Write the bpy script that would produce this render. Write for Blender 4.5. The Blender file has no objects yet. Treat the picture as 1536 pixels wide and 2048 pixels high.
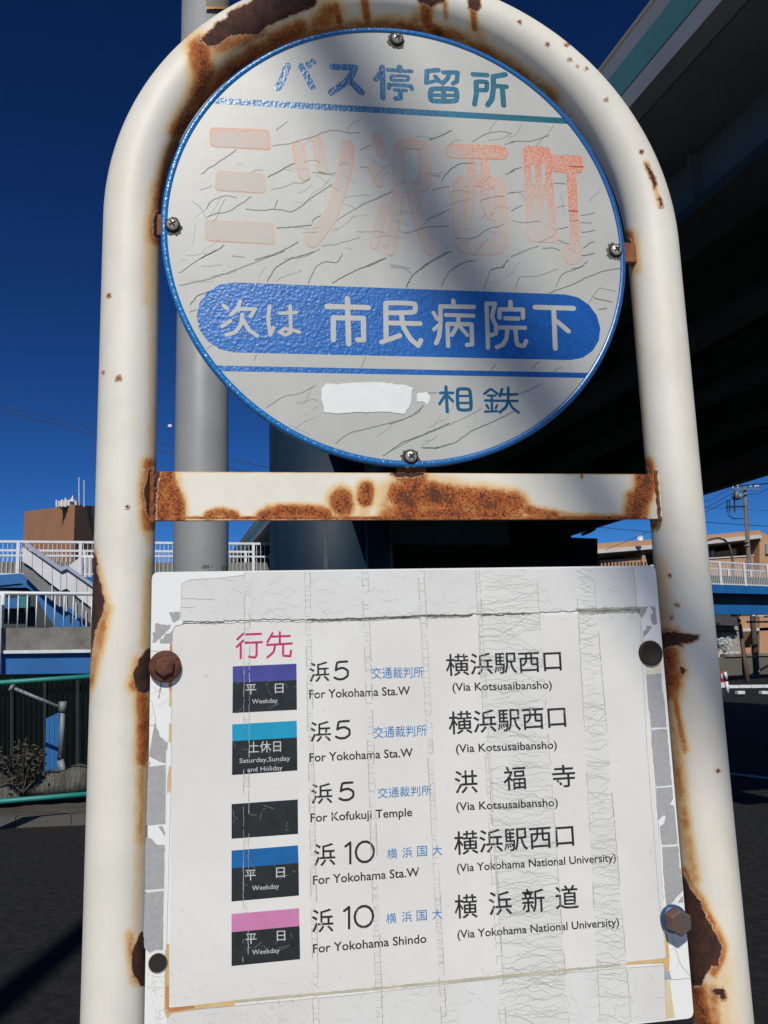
import bpy, bmesh, math, random
import numpy as np
from mathutils import Vector, Matrix
random.seed(7)
rng = np.random.default_rng(7)
sc = bpy.context.scene
COL = sc.collection

# ------------------------------------------------------------------ camera
CAM = np.array([-0.14665, -0.72853, 1.5]); YAW, PITCH, ROLL, F = 0.16455, 0.17179, -0.03056, 1692.9
def _basis():
    cy, sy = math.cos(YAW), math.sin(YAW)
    fw = np.array([sy*math.cos(PITCH), cy*math.cos(PITCH), math.sin(PITCH)])
    r0 = np.array([cy, -sy, 0.]); u0 = np.cross(r0, fw)
    return r0*math.cos(ROLL)+u0*math.sin(ROLL), -r0*math.sin(ROLL)+u0*math.cos(ROLL), fw
RT, UP, FW = _basis()
cam = bpy.data.cameras.new('camera'); co = bpy.data.objects.new('camera', cam); COL.objects.link(co)
cam.sensor_fit = 'VERTICAL'; cam.sensor_height = 36; cam.lens = F/2048*36
cam.clip_start = .02; cam.clip_end = 2000
M = Matrix([[RT[0], UP[0], -FW[0], CAM[0]], [RT[1], UP[1], -FW[1], CAM[1]], [RT[2], UP[2], -FW[2], CAM[2]], [0, 0, 0, 1]])
co.matrix_world = M
sc.camera = co

# ------------------------------------------------------------------ sky, sun, exposure
S_AZ, S_EL = math.radians(11), math.radians(42)      # behind the camera, a touch to the left
SUN = Vector((-math.sin(S_AZ)*math.cos(S_EL), -math.cos(S_AZ)*math.cos(S_EL), math.sin(S_EL)))
w = bpy.data.worlds.new("World"); sc.world = w; w.use_nodes = True
nt = w.node_tree; bg = nt.nodes['Background']
sky = nt.nodes.new('ShaderNodeTexSky'); sky.sky_type = 'NISHITA'; sky.sun_disc = False
sky.sun_elevation = S_EL; sky.sun_rotation = math.pi + S_AZ
sky.air_density = 1.0; sky.dust_density = 0.1; sky.ozone_density = 6.0; sky.altitude = 1500
gm = nt.nodes.new('ShaderNodeGamma'); gm.inputs[1].default_value = 1.62
tn = nt.nodes.new('ShaderNodeMix'); tn.data_type = 'RGBA'; tn.blend_type = 'MULTIPLY'; tn.inputs[0].default_value = 1; tn.inputs[7].default_value = (.20, .35, .44, 1)
nt.links.new(sky.outputs[0], gm.inputs[0]); nt.links.new(gm.outputs[0], tn.inputs[6]); nt.links.new(tn.outputs[2], bg.inputs[0])
bg.inputs[1].default_value = 0.05
sd = bpy.data.lights.new('sun', 'SUN'); sd.energy = 4.7; sd.angle = math.radians(.53); sd.color = (1, .955, .87)
so = bpy.data.objects.new('sun', sd); COL.objects.link(so)
so.rotation_euler = SUN.to_track_quat('Z', 'Y').to_euler()
sc.view_settings.view_transform = 'Standard'; sc.view_settings.look = 'None'
sc.view_settings.exposure = -0.22; sc.view_settings.gamma = 1
sc.view_settings.use_curve_mapping = False

# ------------------------------------------------------------------ layout helpers
def ray(px, py):
    return RT*(px-768)/F - UP*(py-1024)/F + FW
def at(px, py, Y=0.):
    d = ray(px, py); return CAM + d*(Y-CAM[1])/d[1]
def at_z(px, py, z):
    d = ray(px, py); return CAM + d*(z-CAM[2])/d[2]
def proj(P):
    d = np.asarray(P)-CAM; k = d@FW
    return 768+F*(d@RT)/k, 1024-F*(d@UP)/k
GZ = -0.2

# ------------------------------------------------------------------ object helpers
def link(name, me, mat=None, parent=None):
    o = bpy.data.objects.new(name, me); COL.objects.link(o)
    if mat: me.materials.append(mat)
    if parent: o.parent = parent; 
    if parent: o.matrix_parent_inverse = Matrix.Translation(-world_loc(parent))
    return o
def world_loc(o):
    v = Vector(o.location)
    if o.parent: v = v.copy()
    return v
def thing(name, label, cat, loc=(0, 0, 0), group=None):
    o = bpy.data.objects.new(name, None); COL.objects.link(o); o.location = loc
    o.empty_display_size = .2
    o['label'] = label; o['category'] = cat
    if group: o['group'] = group
    return o
def tag(o, label, cat, group=None):
    o['label'] = label; o['category'] = cat
    if group: o['group'] = group
    return o
def struct(o): o['kind'] = 'structure'; return o
def stuff(o): o['kind'] = 'stuff'; return o
def mesh(name, V, Fc, mat=None, parent=None, smooth=False):
    me = bpy.data.meshes.new(name); me.from_pydata([tuple(map(float, v)) for v in V], [], Fc); me.update()
    if smooth:
        for p in me.polygons: p.use_smooth = True
    return link(name, me, mat, parent)
class MB:
    def __init__(s): s.V = []; s.F = []
    def add(s, V, Fc):
        n = len(s.V); s.V += [tuple(map(float, v)) for v in V]; s.F += [tuple(i+n for i in f) for f in Fc]; return s
    def box(s, a, b):
        (x0, y0, z0), (x1, y1, z1) = a, b
        return s.add([(x0,y0,z0),(x1,y0,z0),(x1,y1,z0),(x0,y1,z0),(x0,y0,z1),(x1,y0,z1),(x1,y1,z1),(x0,y1,z1)],
                     [(3,2,1,0),(4,5,6,7),(0,1,5,4),(1,2,6,5),(2,3,7,6),(3,0,4,7)])
    def bar(s, p, q, r, r2=None, n=10, cap=True):
        p, q = Vector(p), Vector(q); r2 = r if r2 is None else r2
        d = (q-p).normalized(); u = d.orthogonal().normalized(); v = d.cross(u)
        V = []
        for c, rr in ((p, r), (q, r2)):
            for i in range(n):
                a = 2*math.pi*i/n; V.append(c+u*rr*math.cos(a)+v*rr*math.sin(a))
        Fc = [(i, (i+1) % n, n+(i+1) % n, n+i) for i in range(n)]
        if cap: Fc += [tuple(range(n))[::-1], tuple(range(n, 2*n))]
        return s.add(V, Fc)
    def tube(s, pts, r, n=8):
        pts = [Vector(p) for p in pts]; V = []; Fc = []
        d0 = (pts[1]-pts[0]).normalized(); u = d0.orthogonal().normalized()
        for k, p in enumerate(pts):
            d = (pts[min(k+1, len(pts)-1)]-pts[max(k-1, 0)]).normalized()
            u = (u-d*u.dot(d)).normalized(); v = d.cross(u)
            rr = r[k] if isinstance(r, (list, tuple)) else r
            for i in range(n):
                a = 2*math.pi*i/n; V.append(p+u*rr*math.cos(a)+v*rr*math.sin(a))
        for k in range(len(pts)-1):
            for i in range(n): Fc.append((k*n+i, k*n+(i+1) % n, (k+1)*n+(i+1) % n, (k+1)*n+i))
        Fc += [tuple(range(n))[::-1], tuple(range((len(pts)-1)*n, len(pts)*n))]
        return s.add(V, Fc)
    def prism(s, pts, off):
        """closed polygon (3D points) extruded by the vector off"""
        n = len(pts); off = np.array(off, float)
        V = [np.array(p, float) for p in pts]+[np.array(p, float)+off for p in pts]
        return s.add(V, [tuple(range(n)), tuple(range(n, 2*n))[::-1]]+[(i, i+n, (i+1) % n+n, (i+1) % n) for i in range(n)])
    def build(s, name, mat=None, parent=None, smooth=False, bevel=0):
        me = bpy.data.meshes.new(name); me.from_pydata(s.V, [], s.F)
        bm = bmesh.new(); bm.from_mesh(me); bmesh.ops.recalc_face_normals(bm, faces=bm.faces)
        if bevel: bmesh.ops.bevel(bm, geom=bm.edges[:], offset=bevel, segments=2, affect='EDGES', profile=.6)
        bm.to_mesh(me); bm.free()
        if smooth:
            for p in me.polygons: p.use_smooth = len(p.vertices) <= 4
        return link(name, me, mat, parent)

# ------------------------------------------------------------------ materials
def mat(name, col, rough=.6, metal=0, bump=0, bscale=50, var=0, vscale=5, spec=.5, col2=None, stretch=None, detail=4):
    m = bpy.data.materials.new(name); m.use_nodes = True; t = m.node_tree; N = t.nodes; L = t.links
    b = N['Principled BSDF']; b.inputs['Roughness'].default_value = rough; b.inputs['Metallic'].default_value = metal
    b.inputs['Specular IOR Level'].default_value = spec
    b.inputs['Base Color'].default_value = (*col, 1)
    tc = N.new('ShaderNodeTexCoord'); src = tc.outputs['Object']
    if stretch:
        mp = N.new('ShaderNodeMapping'); mp.inputs['Scale'].default_value = stretch; L.new(src, mp.inputs[0]); src = mp.outputs[0]
    if var or col2:
        n = N.new('ShaderNodeTexNoise'); n.inputs['Scale'].default_value = vscale; n.inputs['Detail'].default_value = detail+2
        n.inputs['Roughness'].default_value = .65
        L.new(src, n.inputs[0]); r = N.new('ShaderNodeValToRGB'); L.new(n.outputs[0], r.inputs[0])
        c2 = col2 or tuple(min(1, c*(1+var)) for c in col); c1 = col if col2 else tuple(c*(1-var) for c in col)
        r.color_ramp.elements[0].position = .35; r.color_ramp.elements[1].position = .68
        r.color_ramp.elements[0].color = (*c1, 1); r.color_ramp.elements[1].color = (*c2, 1); L.new(r.outputs[0], b.inputs['Base Color'])
    if bump:
        n = N.new('ShaderNodeTexNoise'); n.inputs['Scale'].default_value = bscale; n.inputs['Detail'].default_value = detail
        L.new(src, n.inputs[0]); bp = N.new('ShaderNodeBump'); bp.inputs['Strength'].default_value = .6
        bp.inputs['Distance'].default_value = bump; L.new(n.outputs[0], bp.inputs['Height']); L.new(bp.outputs[0], b.inputs['Normal'])
    return m

def rust_mat(name, paint, rough=.38):
    """paint with the attributes 'stain' (soft run-off plus inner-arch shade) and 'flake' (bare rusted patches with ragged edges)"""
    m = bpy.data.materials.new(name); m.use_nodes = True; t = m.node_tree; N = t.nodes; L = t.links
    b = N['Principled BSDF']; tc = N.new('ShaderNodeTexCoord').outputs['Object']
    def noise(s, d=6, r=.6, st=None):
        n = N.new('ShaderNodeTexNoise'); n.inputs['Scale'].default_value = s; n.inputs['Detail'].default_value = d; n.inputs['Roughness'].default_value = r
        src = tc
        if st:
            mp = N.new('ShaderNodeMapping'); mp.inputs['Scale'].default_value = st; L.new(tc, mp.inputs[0]); src = mp.outputs[0]
        L.new(src, n.inputs[0]); return n.outputs[0]
    def math_(op, a, bb, cl=False):
        n = N.new('ShaderNodeMath'); n.operation = op; n.use_clamp = cl
        for i, x in enumerate((a, bb)):
            if isinstance(x, (int, float)): n.inputs[i].default_value = x
            else: L.new(x, n.inputs[i])
        return n.outputs[0]
    def ss(x, lo, hi):
        n = N.new('ShaderNodeMapRange'); n.interpolation_type = 'SMOOTHSTEP'; n.inputs[1].default_value = lo; n.inputs[2].default_value = hi
        L.new(x, n.inputs[0]); return n.outputs[0]
    def mix(f, a, c):
        n = N.new('ShaderNodeMix'); n.data_type = 'RGBA'; L.new(f, n.inputs[0])
        for i, x in ((6, a), (7, c)):
            if isinstance(x, tuple): n.inputs[i].default_value = (*x, 1)
            else: L.new(x, n.inputs[i])
        return n.outputs[2]
    def attr(a):
        n = N.new('ShaderNodeAttribute'); n.attribute_name = a; return n.outputs['Fac']
    st = attr('stain'); fl = attr('flake'); sp = attr('speck')
    streak = noise(60, 4, .6, (1, 1, .12)); fine = noise(420, 5, .7); med = noise(120, 6, .65); big = noise(18, 4, .6)
    s = math_('ADD', st, math_('MULTIPLY', math_('SUBTRACT', streak, .5), math_('MULTIPLY', st, .9)))
    s = math_('ADD', s, math_('MULTIPLY', math_('SUBTRACT', med, .5), math_('MULTIPLY', st, 1.1)))
    s = math_('ADD', s, math_('MULTIPLY', math_('SUBTRACT', fine, .5), math_('MULTIPLY', st, .9)))
    s = math_('ADD', s, math_('MULTIPLY', math_('SUBTRACT', noise(45, 5, .6), .5), math_('MULTIPLY', st, 1.1)))
    paint2 = tuple(c*.93 for c in paint)
    pc = mix(ss(big, .35, .65), paint, paint2)
    pc = mix(math_('MULTIPLY', ss(noise(22, 6, .62, (1, 1, .22)), .5, .78), .55), pc, (paint[0]*.86, paint[1]*.80, paint[2]*.66))
    pc = mix(math_('MULTIPLY', ss(noise(900, 2, .5), .70, .74), .5), pc, (.24, .19, .13))
    c = mix(ss(s, .02, .28), pc, (.66, .48, .25))
    c = mix(ss(s, .22, .6), c, (.42, .155, .036))
    orange = mix(ss(fine, .35, .65), (.40, .098, .016), (.22, .046, .010))
    c = mix(ss(s, .5, .95), c, orange); c = mix(ss(math_('ADD', s, math_('MULTIPLY', fine, .3)), 1.02, 1.3), c, (.10, .030, .012))
    c0 = math_('MULTIPLY', ss(noise(30, 5, .6, (1, 1, .25)), .45, .75), .5)
    # dark speckles inside the rusty zones
    spk = math_('MULTIPLY', ss(noise(560, 3, .55), .56, .62), ss(math_('ADD', sp, math_('MULTIPLY', s, .5)), .45, .95))
    c = mix(spk, c, (.05, .017, .009))
    f = math_('ADD', fl, math_('MULTIPLY', math_('SUBTRACT', med, .5), .36))
    f = math_('ADD', f, math_('MULTIPLY', math_('SUBTRACT', fine, .5), .42))
    rim = ss(f, .395, .46)
    rimc = mix(ss(fine, .42, .56), (.42, .15, .05), (.64, .40, .25))
    c = mix(rim, c, rimc)
    darkc = mix(ss(med, .38, .62), (.026, .011, .007), (.066, .021, .011))
    dk = ss(f, .495, .52)
    c = mix(dk, c, darkc)
    L.new(c, b.inputs['Base Color'])
    rr = N.new('ShaderNodeMapRange'); rr.inputs[3].default_value = rough; rr.inputs[4].default_value = .9
    L.new(math_('MAXIMUM', ss(s, .2, .7), rim), rr.inputs[0]); L.new(rr.outputs[0], b.inputs['Roughness'])
    h = math_('ADD', math_('MULTIPLY', rim, .6), math_('MULTIPLY', dk, -1.3))
    h = math_('ADD', h, math_('MULTIPLY', math_('MULTIPLY', fine, math_('MAXIMUM', ss(s, .45, .9), rim)), .7))
    h = math_('ADD', h, math_('MULTIPLY', big, .05))
    bp = N.new('ShaderNodeBump'); bp.inputs['Strength'].default_value = .8; bp.inputs['Distance'].default_value = .0008
    L.new(h, bp.inputs['Height']); L.new(bp.outputs[0], b.inputs['Normal'])
    return m

def film_mat(name, c1, c2, axis_lo=-.2, axis_hi=.2, rough=.3, peel=1.0):
    """printed sign film: colour changes from left to right, orange-peel surface that is coarser at the left edge"""
    m = bpy.data.materials.new(name); m.use_nodes = True; t = m.node_tree; N = t.nodes; L = t.links
    b = N['Principled BSDF']; b.inputs['Roughness'].default_value = rough
    geo = N.new('ShaderNodeNewGeometry'); sx = N.new('ShaderNodeSeparateXYZ'); L.new(geo.outputs['Position'], sx.inputs[0])
    mr = N.new('ShaderNodeMapRange'); mr.inputs[1].default_value = axis_lo; mr.inputs[2].default_value = axis_hi; L.new(sx.outputs[0], mr.inputs[0])
    mx = N.new('ShaderNodeMix'); mx.data_type = 'RGBA'; L.new(mr.outputs[0], mx.inputs[0])
    mx.inputs[6].default_value = (*c1, 1); mx.inputs[7].default_value = (*c2, 1)
    nz = N.new('ShaderNodeTexNoise'); nz.inputs['Scale'].default_value = 330; nz.inputs['Detail'].default_value = 3; L.new(geo.outputs['Position'], nz.inputs[0])
    hs = N.new('ShaderNodeHueSaturation'); L.new(mx.outputs[2], hs.inputs['Color'])
    r2 = N.new('ShaderNodeMapRange'); r2.inputs[1].default_value = .3; r2.inputs[2].default_value = .7; r2.inputs[3].default_value = .8; r2.inputs[4].default_value = 1.2
    L.new(nz.outputs[0], r2.inputs[0]); L.new(r2.outputs[0], hs.inputs['Value']); L.new(hs.outputs[0], b.inputs['Base Color'])
    v = N.new('ShaderNodeTexVoronoi'); v.feature = 'SMOOTH_F1'; v.inputs['Scale'].default_value = 330; L.new(geo.outputs['Position'], v.inputs[0])
    n2 = N.new('ShaderNodeTexNoise'); n2.inputs['Scale'].default_value = 420; n2.inputs['Detail'].default_value = 2; L.new(geo.outputs['Position'], n2.inputs[0])
    ad = N.new('ShaderNodeMath'); L.new(v.outputs[0], ad.inputs[0]); L.new(n2.outputs[0], ad.inputs[1])
    m3 = N.new('ShaderNodeMapRange'); m3.inputs[1].default_value = -.05; m3.inputs[2].default_value = .08
    m3.inputs[3].default_value = .42*peel; m3.inputs[4].default_value = .06*peel; L.new(sx.outputs[0], m3.inputs[0])
    bp = N.new('ShaderNodeBump'); bp.inputs['Distance'].default_value = .0007; L.new(m3.outputs[0], bp.inputs['Strength'])
    L.new(ad.outputs[0], bp.inputs['Height']); L.new(bp.outputs[0], b.inputs['Normal'])
    return m

M_PAINT = rust_mat('cream_paint_rusting', (.68, .655, .58), .55)
M_PAINT_W = rust_mat('bar_paint_rusting', (.70, .67, .58), .45)
M_DISC = mat('disc_face', (.405, .41, .385), .42, bump=.00015, bscale=90, var=.05, vscale=14)
M_BLUE = film_mat('blue_film', (.002, .125, .42), (.001, .068, .30), rough=.36)
M_RIM = film_mat('blue_rim', (.005, .15, .42), (.003, .085, .28), rough=.3, peel=1.3)
M_TEAL = film_mat('teal_film', (.02, .14, .33), (.003, .11, .13), -.1, .17, rough=.34)
M_NAVY = film_mat('navy_letters', (.006, .11, .25), (.004, .06, .13), -.02, .1, rough=.34, peel=.4)
M_PATCH = mat('white_paint_patch', (.66, .67, .66), .5, bump=.0004, bscale=110, var=.03, vscale=60)
M_CRACK = mat('crack_line', (.16, .165, .15), .9)
M_STEEL = mat('screw_steel', (.50, .47, .42), .38, metal=.55, bump=.0002, bscale=300, var=.25, vscale=200)
M_DARK = mat('recess_shade_dark', (.012, .010, .009), .8)  # near-black: shade of slots and hole put into colour; also dark washers
M_RING = mat('dark_ring_tone', (.10, .095, .075), .9, var=.6, vscale=220)
M_BOARD = mat('board_white', (.73, .73, .715), .35, var=.02, vscale=8)
M_GREY = mat('tape_residue_grey', (.30, .30, .305), .8, bump=.0003, bscale=500, col2=(.36, .36, .365), vscale=260)
M_WHITE = mat('bare_white_strip', (.68, .69, .69), .45, var=.03, vscale=60)
def worn_print(name, c, under=(.6, .6, .575)):
    m = mat(name, c, .5); N = m.node_tree.nodes; L = m.node_tree.links; b = N['Principled BSDF']
    g_ = N.new('ShaderNodeNewGeometry'); n = N.new('ShaderNodeTexNoise'); n.inputs['Scale'].default_value = 190; n.inputs['Detail'].default_value = 8; n.inputs['Roughness'].default_value = .75
    L.new(g_.outputs['Position'], n.inputs[0]); r = N.new('ShaderNodeValToRGB'); L.new(n.outputs[0], r.inputs[0]); e = r.color_ramp.elements
    e[0].position = .345; e[0].color = (*under, 1); e[1].position = .39; e[1].color = (*[x*1.5 for x in c], 1); q = e.new(.7); q.color = (*c, 1)
    L.new(r.outputs[0], b.inputs['Base Color']); return m
M_PRINT = worn_print('black_print', (.011, .011, .012))
M_MAG = worn_print('magenta_print', (.36, .012, .10))
M_BLUEP = worn_print('blue_print', (.012, .13, .33))
M_BOX = mat('black_label_print', (.016, .020, .022), .38, var=.25, vscale=90)
M_LAB1 = mat('violet_label', (.055, .06, .26), .4, var=.08, vscale=60)
M_LAB2 = mat('cyan_label', (.01, .28, .46), .4, var=.08, vscale=60)
M_LAB3 = mat('blue_label', (.006, .11, .32), .4, var=.08, vscale=60)
M_LAB4 = mat('pink_label', (.52, .19, .36), .4, var=.06, vscale=60)
M_LABW = mat('label_white_print', (.50, .52, .52), .5)
M_FAINT = mat('erased_label_strip', (.645, .635, .605), .5)
M_TAPECR = mat('tape_crack_line', (.36, .36, .345), .9, var=.3, vscale=300)
M_TAPEDK = mat('tape_gap_dark', (.10, .105, .085), .9, var=.5, vscale=200)
M_TAN = mat('rust_seep_tan', (.52, .33, .13), .6, col2=(.62, .47, .25), vscale=25)
M_ORG = mat('rust_seep_orange', (.38, .14, .035), .7, col2=(.5, .25, .09), vscale=40)

def paper_mat(name, base):
    """laminated paper: slightly creamy, cloudy dirt, faint scuffs"""
    m = mat(name, base, .32, bump=.00012, bscale=40)
    t = m.node_tree; N = t.nodes; L = t.links; b = N['Principled BSDF']
    tc = N.new('ShaderNodeTexCoord')
    n = N.new('ShaderNodeTexNoise'); n.inputs['Scale'].default_value = 7; n.inputs['Detail'].default_value = 8; n.inputs['Roughness'].default_value = .6; L.new(tc.outputs['Object'], n.inputs[0])
    r = N.new('ShaderNodeValToRGB'); L.new(n.outputs[0], r.inputs[0])
    e = r.color_ramp.elements; e[0].position = .3; e[0].color = (base[0]*.9, base[1]*.88, base[2]*.87, 1); e[1].position = .6; e[1].color = (*base, 1)
    n2 = N.new('ShaderNodeTexNoise'); n2.inputs['Scale'].default_value = 160; n2.inputs['Detail'].default_value = 5; L.new(tc.outputs['Object'], n2.inputs[0])
    r2 = N.new('ShaderNodeValToRGB'); L.new(n2.outputs[0], r2.inputs[0]); e = r2.color_ramp.elements
    e[0].position = .25; e[0].color = (.84, .84, .82, 1); e[1].position = .31; e[1].color = (1, 1, 1, 1)
    mx = N.new('ShaderNodeMix'); mx.data_type = 'RGBA'; mx.blend_type = 'MULTIPLY'; mx.inputs[0].default_value = 1
    L.new(r.outputs[0], mx.inputs[6]); L.new(r2.outputs[0], mx.inputs[7]); L.new(mx.outputs[2], b.inputs['Base Color'])
    return m
M_PAPER = paper_mat('laminated_paper', (.68, .675, .645))
M_STRIP = paper_mat('top_tape_paper', (.65, .65, .635))

def orange_mat(name, edge):
    """sun-bleached red lettering: nearly gone at left, speckled red at the right end"""
    m = bpy.data.materials.new(name); m.use_nodes = True; t = m.node_tree; N = t.nodes; L = t.links; b = N['Principled BSDF']; b.inputs['Roughness'].default_value = .5
    geo = N.new('ShaderNodeNewGeometry'); sx = N.new('ShaderNodeSeparateXYZ'); L.new(geo.outputs['Position'], sx.inputs[0])
    # strength rises to the right and to the top
    a = N.new('ShaderNodeMapRange'); a.inputs[1].default_value = .04; a.inputs[2].default_value = .18; a.inputs[3].default_value = -.16; a.inputs[4].default_value = .5; L.new(sx.outputs[0], a.inputs[0])
    z = N.new('ShaderNodeMapRange'); z.inputs[1].default_value = 1.875; z.inputs[2].default_value = 1.99; z.inputs[3].default_value = -.5; z.inputs[4].default_value = .25; L.new(sx.outputs[2], z.inputs[0])
    s = N.new('ShaderNodeMath'); L.new(a.outputs[0], s.inputs[0]); L.new(z.outputs[0], s.inputs[1])
    n = N.new('ShaderNodeTexNoise'); n.inputs['Scale'].default_value = 28; n.inputs['Detail'].default_value = 4; L.new(geo.outputs['Position'], n.inputs[0])
    v = N.new('ShaderNodeTexVoronoi'); v.feature = 'DISTANCE_TO_EDGE'; v.inputs['Scale'].default_value = 420; L.new(geo.outputs['Position'], v.inputs[0])
    n2 = N.new('ShaderNodeTexNoise'); n2.inputs['Scale'].default_value = 500; n2.inputs['Detail'].default_value = 3; L.new(geo.outputs['Position'], n2.inputs[0])
    # base: pale orange veil
    ad = N.new('ShaderNodeMath'); ad.operation = 'ADD'; L.new(s.outputs[0], ad.inputs[0]); L.new(n.outputs[0], ad.inputs[1])
    r = N.new('ShaderNodeMapRange'); r.interpolation_type = 'SMOOTHSTEP'
    r.inputs[1].default_value = .3 if not edge else -.1; r.inputs[2].default_value = 1.1 if not edge else .9
    r.inputs[3].default_value = .03 if not edge else .55; r.inputs[4].default_value = .42 if not edge else .95; L.new(ad.outputs[0], r.inputs[0])
    mx = N.new('ShaderNodeMix'); mx.data_type = 'RGBA'; L.new(r.outputs[0], mx.inputs[0])
    mx.inputs[6].default_value = (.41, .385, .345, 1); mx.inputs[7].default_value = (.66, .27, .13, 1)
    # red crazing where the print survives: a net of fine red lines over the bleached film
    wv = N.new('ShaderNodeVectorMath'); wv.operation = 'ADD'; nn = N.new('ShaderNodeTexNoise'); nn.inputs['Scale'].default_value = 260
    L.new(geo.outputs['Position'], nn.inputs[0]); sc_ = N.new('ShaderNodeVectorMath'); sc_.operation = 'SCALE'; sc_.inputs[3].default_value = .004
    L.new(nn.outputs['Color'], sc_.inputs[0]); L.new(geo.outputs['Position'], wv.inputs[0]); L.new(sc_.outputs[0], wv.inputs[1]); L.new(wv.outputs[0], v.inputs[0])
    th = N.new('ShaderNodeMapRange'); th.inputs[1].default_value = .1; th.inputs[2].default_value = 1.0; th.inputs[3].default_value = -.02; th.inputs[4].default_value = .26
    ad2 = N.new('ShaderNodeMath'); ad2.operation = 'MULTIPLY'; ad2.inputs[1].default_value = .6; L.new(n.outputs[0], ad2.inputs[0])
    k = N.new('ShaderNodeMath'); k.operation = 'ADD'; L.new(ad2.outputs[0], k.inputs[0]); L.new(s.outputs[0], k.inputs[1]); L.new(k.outputs[0], th.inputs[0])
    df = N.new('ShaderNodeMath'); df.operation = 'SUBTRACT'; L.new(th.outputs[0], df.inputs[0]); L.new(v.outputs[0], df.inputs[1])
    q = N.new('ShaderNodeMapRange'); q.inputs[1].default_value = -.03; q.inputs[2].default_value = .05; q.inputs[4].default_value = .85; L.new(df.outputs[0], q.inputs[0])
    qq_ = N.new('ShaderNodeMath'); qq_.operation = 'MULTIPLY'; L.new(q.outputs[0], qq_.inputs[0])
    r9 = N.new('ShaderNodeMapRange'); r9.inputs[1].default_value = .36; r9.inputs[2].default_value = .56; L.new(n2.outputs[0], r9.inputs[0]); L.new(r9.outputs[0], qq_.inputs[1])
    m2 = N.new('ShaderNodeMix'); m2.data_type = 'RGBA'; L.new(qq_.outputs[0], m2.inputs[0]); L.new(mx.outputs[2], m2.inputs[6]); m2.inputs[7].default_value = (.56, .11, .045, 1)
    L.new(m2.outputs[2], b.inputs['Base Color'])
    return m
M_ORF = orange_mat('bleached_red_fill', False)
M_ORE = orange_mat('bleached_red_edge', True)

# ------------------------------------------------------------------ flat print helpers on the sign plane
_k = [0]
def lift(base):
    _k[0] += 1
    return base-(_k[0] % 12)*.0000015
def outline(pts, w, closed=False, caps=True):
    """2D ribbon polygons of a polyline"""
    P = [np.array(p, float) for p in pts]; n = len(P); L = []; R = []
    for i in range(n):
        if closed: a, c = P[i-1], P[(i+1) % n]
        else: a, c = P[max(i-1, 0)], P[min(i+1, n-1)]
        d1 = P[i]-a; d2 = c-P[i]
        if np.linalg.norm(d1) < 1e-9: d1 = d2
        if np.linalg.norm(d2) < 1e-9: d2 = d1
        d1 = d1/np.linalg.norm(d1); d2 = d2/np.linalg.norm(d2)
        t = d1+d2; t = t/max(1e-6, np.linalg.norm(t)); nn = np.array([-t[1], t[0]]); k = max(.45, float(nn@np.array([-d1[1], d1[0]])))
        L.append(P[i]+nn*w/2/k); R.append(P[i]-nn*w/2/k)
    return L, R
def chaikin(P, closed=False, it=2):
    P = [np.array(p, float) for p in P]
    for _ in range(it):
        Q = [] if closed else [P[0]]
        m = len(P) if closed else len(P)-1
        for i in range(m):
            a, b = P[i], P[(i+1) % len(P)]
            f = .12 if _ == 0 and it > 1 else .25
            q1, q2 = a*(1-f)+b*f, a*f+b*(1-f)
            if not closed and i == 0: Q.append(q2) if m > 1 else None
            elif not closed and i == m-1: Q.append(q1)
            else: Q += [q1, q2]
        if not closed: Q.append(P[-1])
        P = Q
    return P
def strokes(name, items, T, Y, m, parent, dw=0, cap=True, smooth=True, base=.0003, step=.000008, wmin=.0002):
    """items: (points, width[, closed]) in crop coordinates; T = (ox, oy, scale); written on plane Y"""
    mb = MB(); ox, oy, s = T
    if smooth:                       # a sharp turn starts a new stroke with a round joint
        new = []
        for it in items:
            if len(it) > 2 and it[2] or len(it[0]) < 3: new.append(it); continue
            cur = [it[0][0]]
            for j in range(1, len(it[0])):
                cur.append(it[0][j])
                if j < len(it[0])-1:
                    u = np.array(it[0][j], float)-np.array(it[0][j-1], float); v = np.array(it[0][j+1], float)-np.array(it[0][j], float)
                    if u@v/(np.linalg.norm(u)*np.linalg.norm(v)+1e-9) < .2: new.append((cur, it[1])); cur = [it[0][j]]
            new.append((cur, it[1]))
        items = new
    for k, it in enumerate(items):
        pts, wd = it[0], it[1]; closed = len(it) > 2 and it[2]
        P = [(ox+x/s, oy+y/s) for x, y in pts]
        if smooth and len(P) > 2: P = chaikin(P, closed)
        W3 = [at(x, y, Y) for x, y in P]; P2 = [(p[0], p[2]) for p in W3]
        c = np.mean(W3, 0); sx = float(np.linalg.norm(c-CAM))/F*1.02
        ww = max(wmin, (wd/s+dw)*sx); y = lift(Y-base*.16)-(k % 12)*step
        L_, R_ = outline(P2, ww, closed)
        n = len(P2); V = []
        for a, b in zip(L_, R_): V += [(a[0], y, a[1]), (b[0], y, b[1])]
        Fc = [(2*i, 2*i+1, 2*i+3, 2*i+2) for i in range(n-1)]
        if closed: Fc.append((2*n-2, 2*n-1, 1, 0))
        mb.add(V, Fc)
        if cap and not closed:
            for e, o in ((0, 1), (n-1, n-2)):
                d = np.array(P2[e])-np.array(P2[o]); d /= np.linalg.norm(d); nn = np.array([-d[1], d[0]])
                V = []
                for j in range(9):
                    a = math.pi*j/8; q = np.array(P2[e])+nn*math.cos(a)*ww/2+d*math.sin(a)*ww/2; V.append((q[0], y, q[1]))
                mb.add(V, [tuple(range(9))])
    o = mb.build(name, m, parent)
    # every face of a print looks at the viewer
    for p in o.data.polygons:
        pass
    return o
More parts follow.
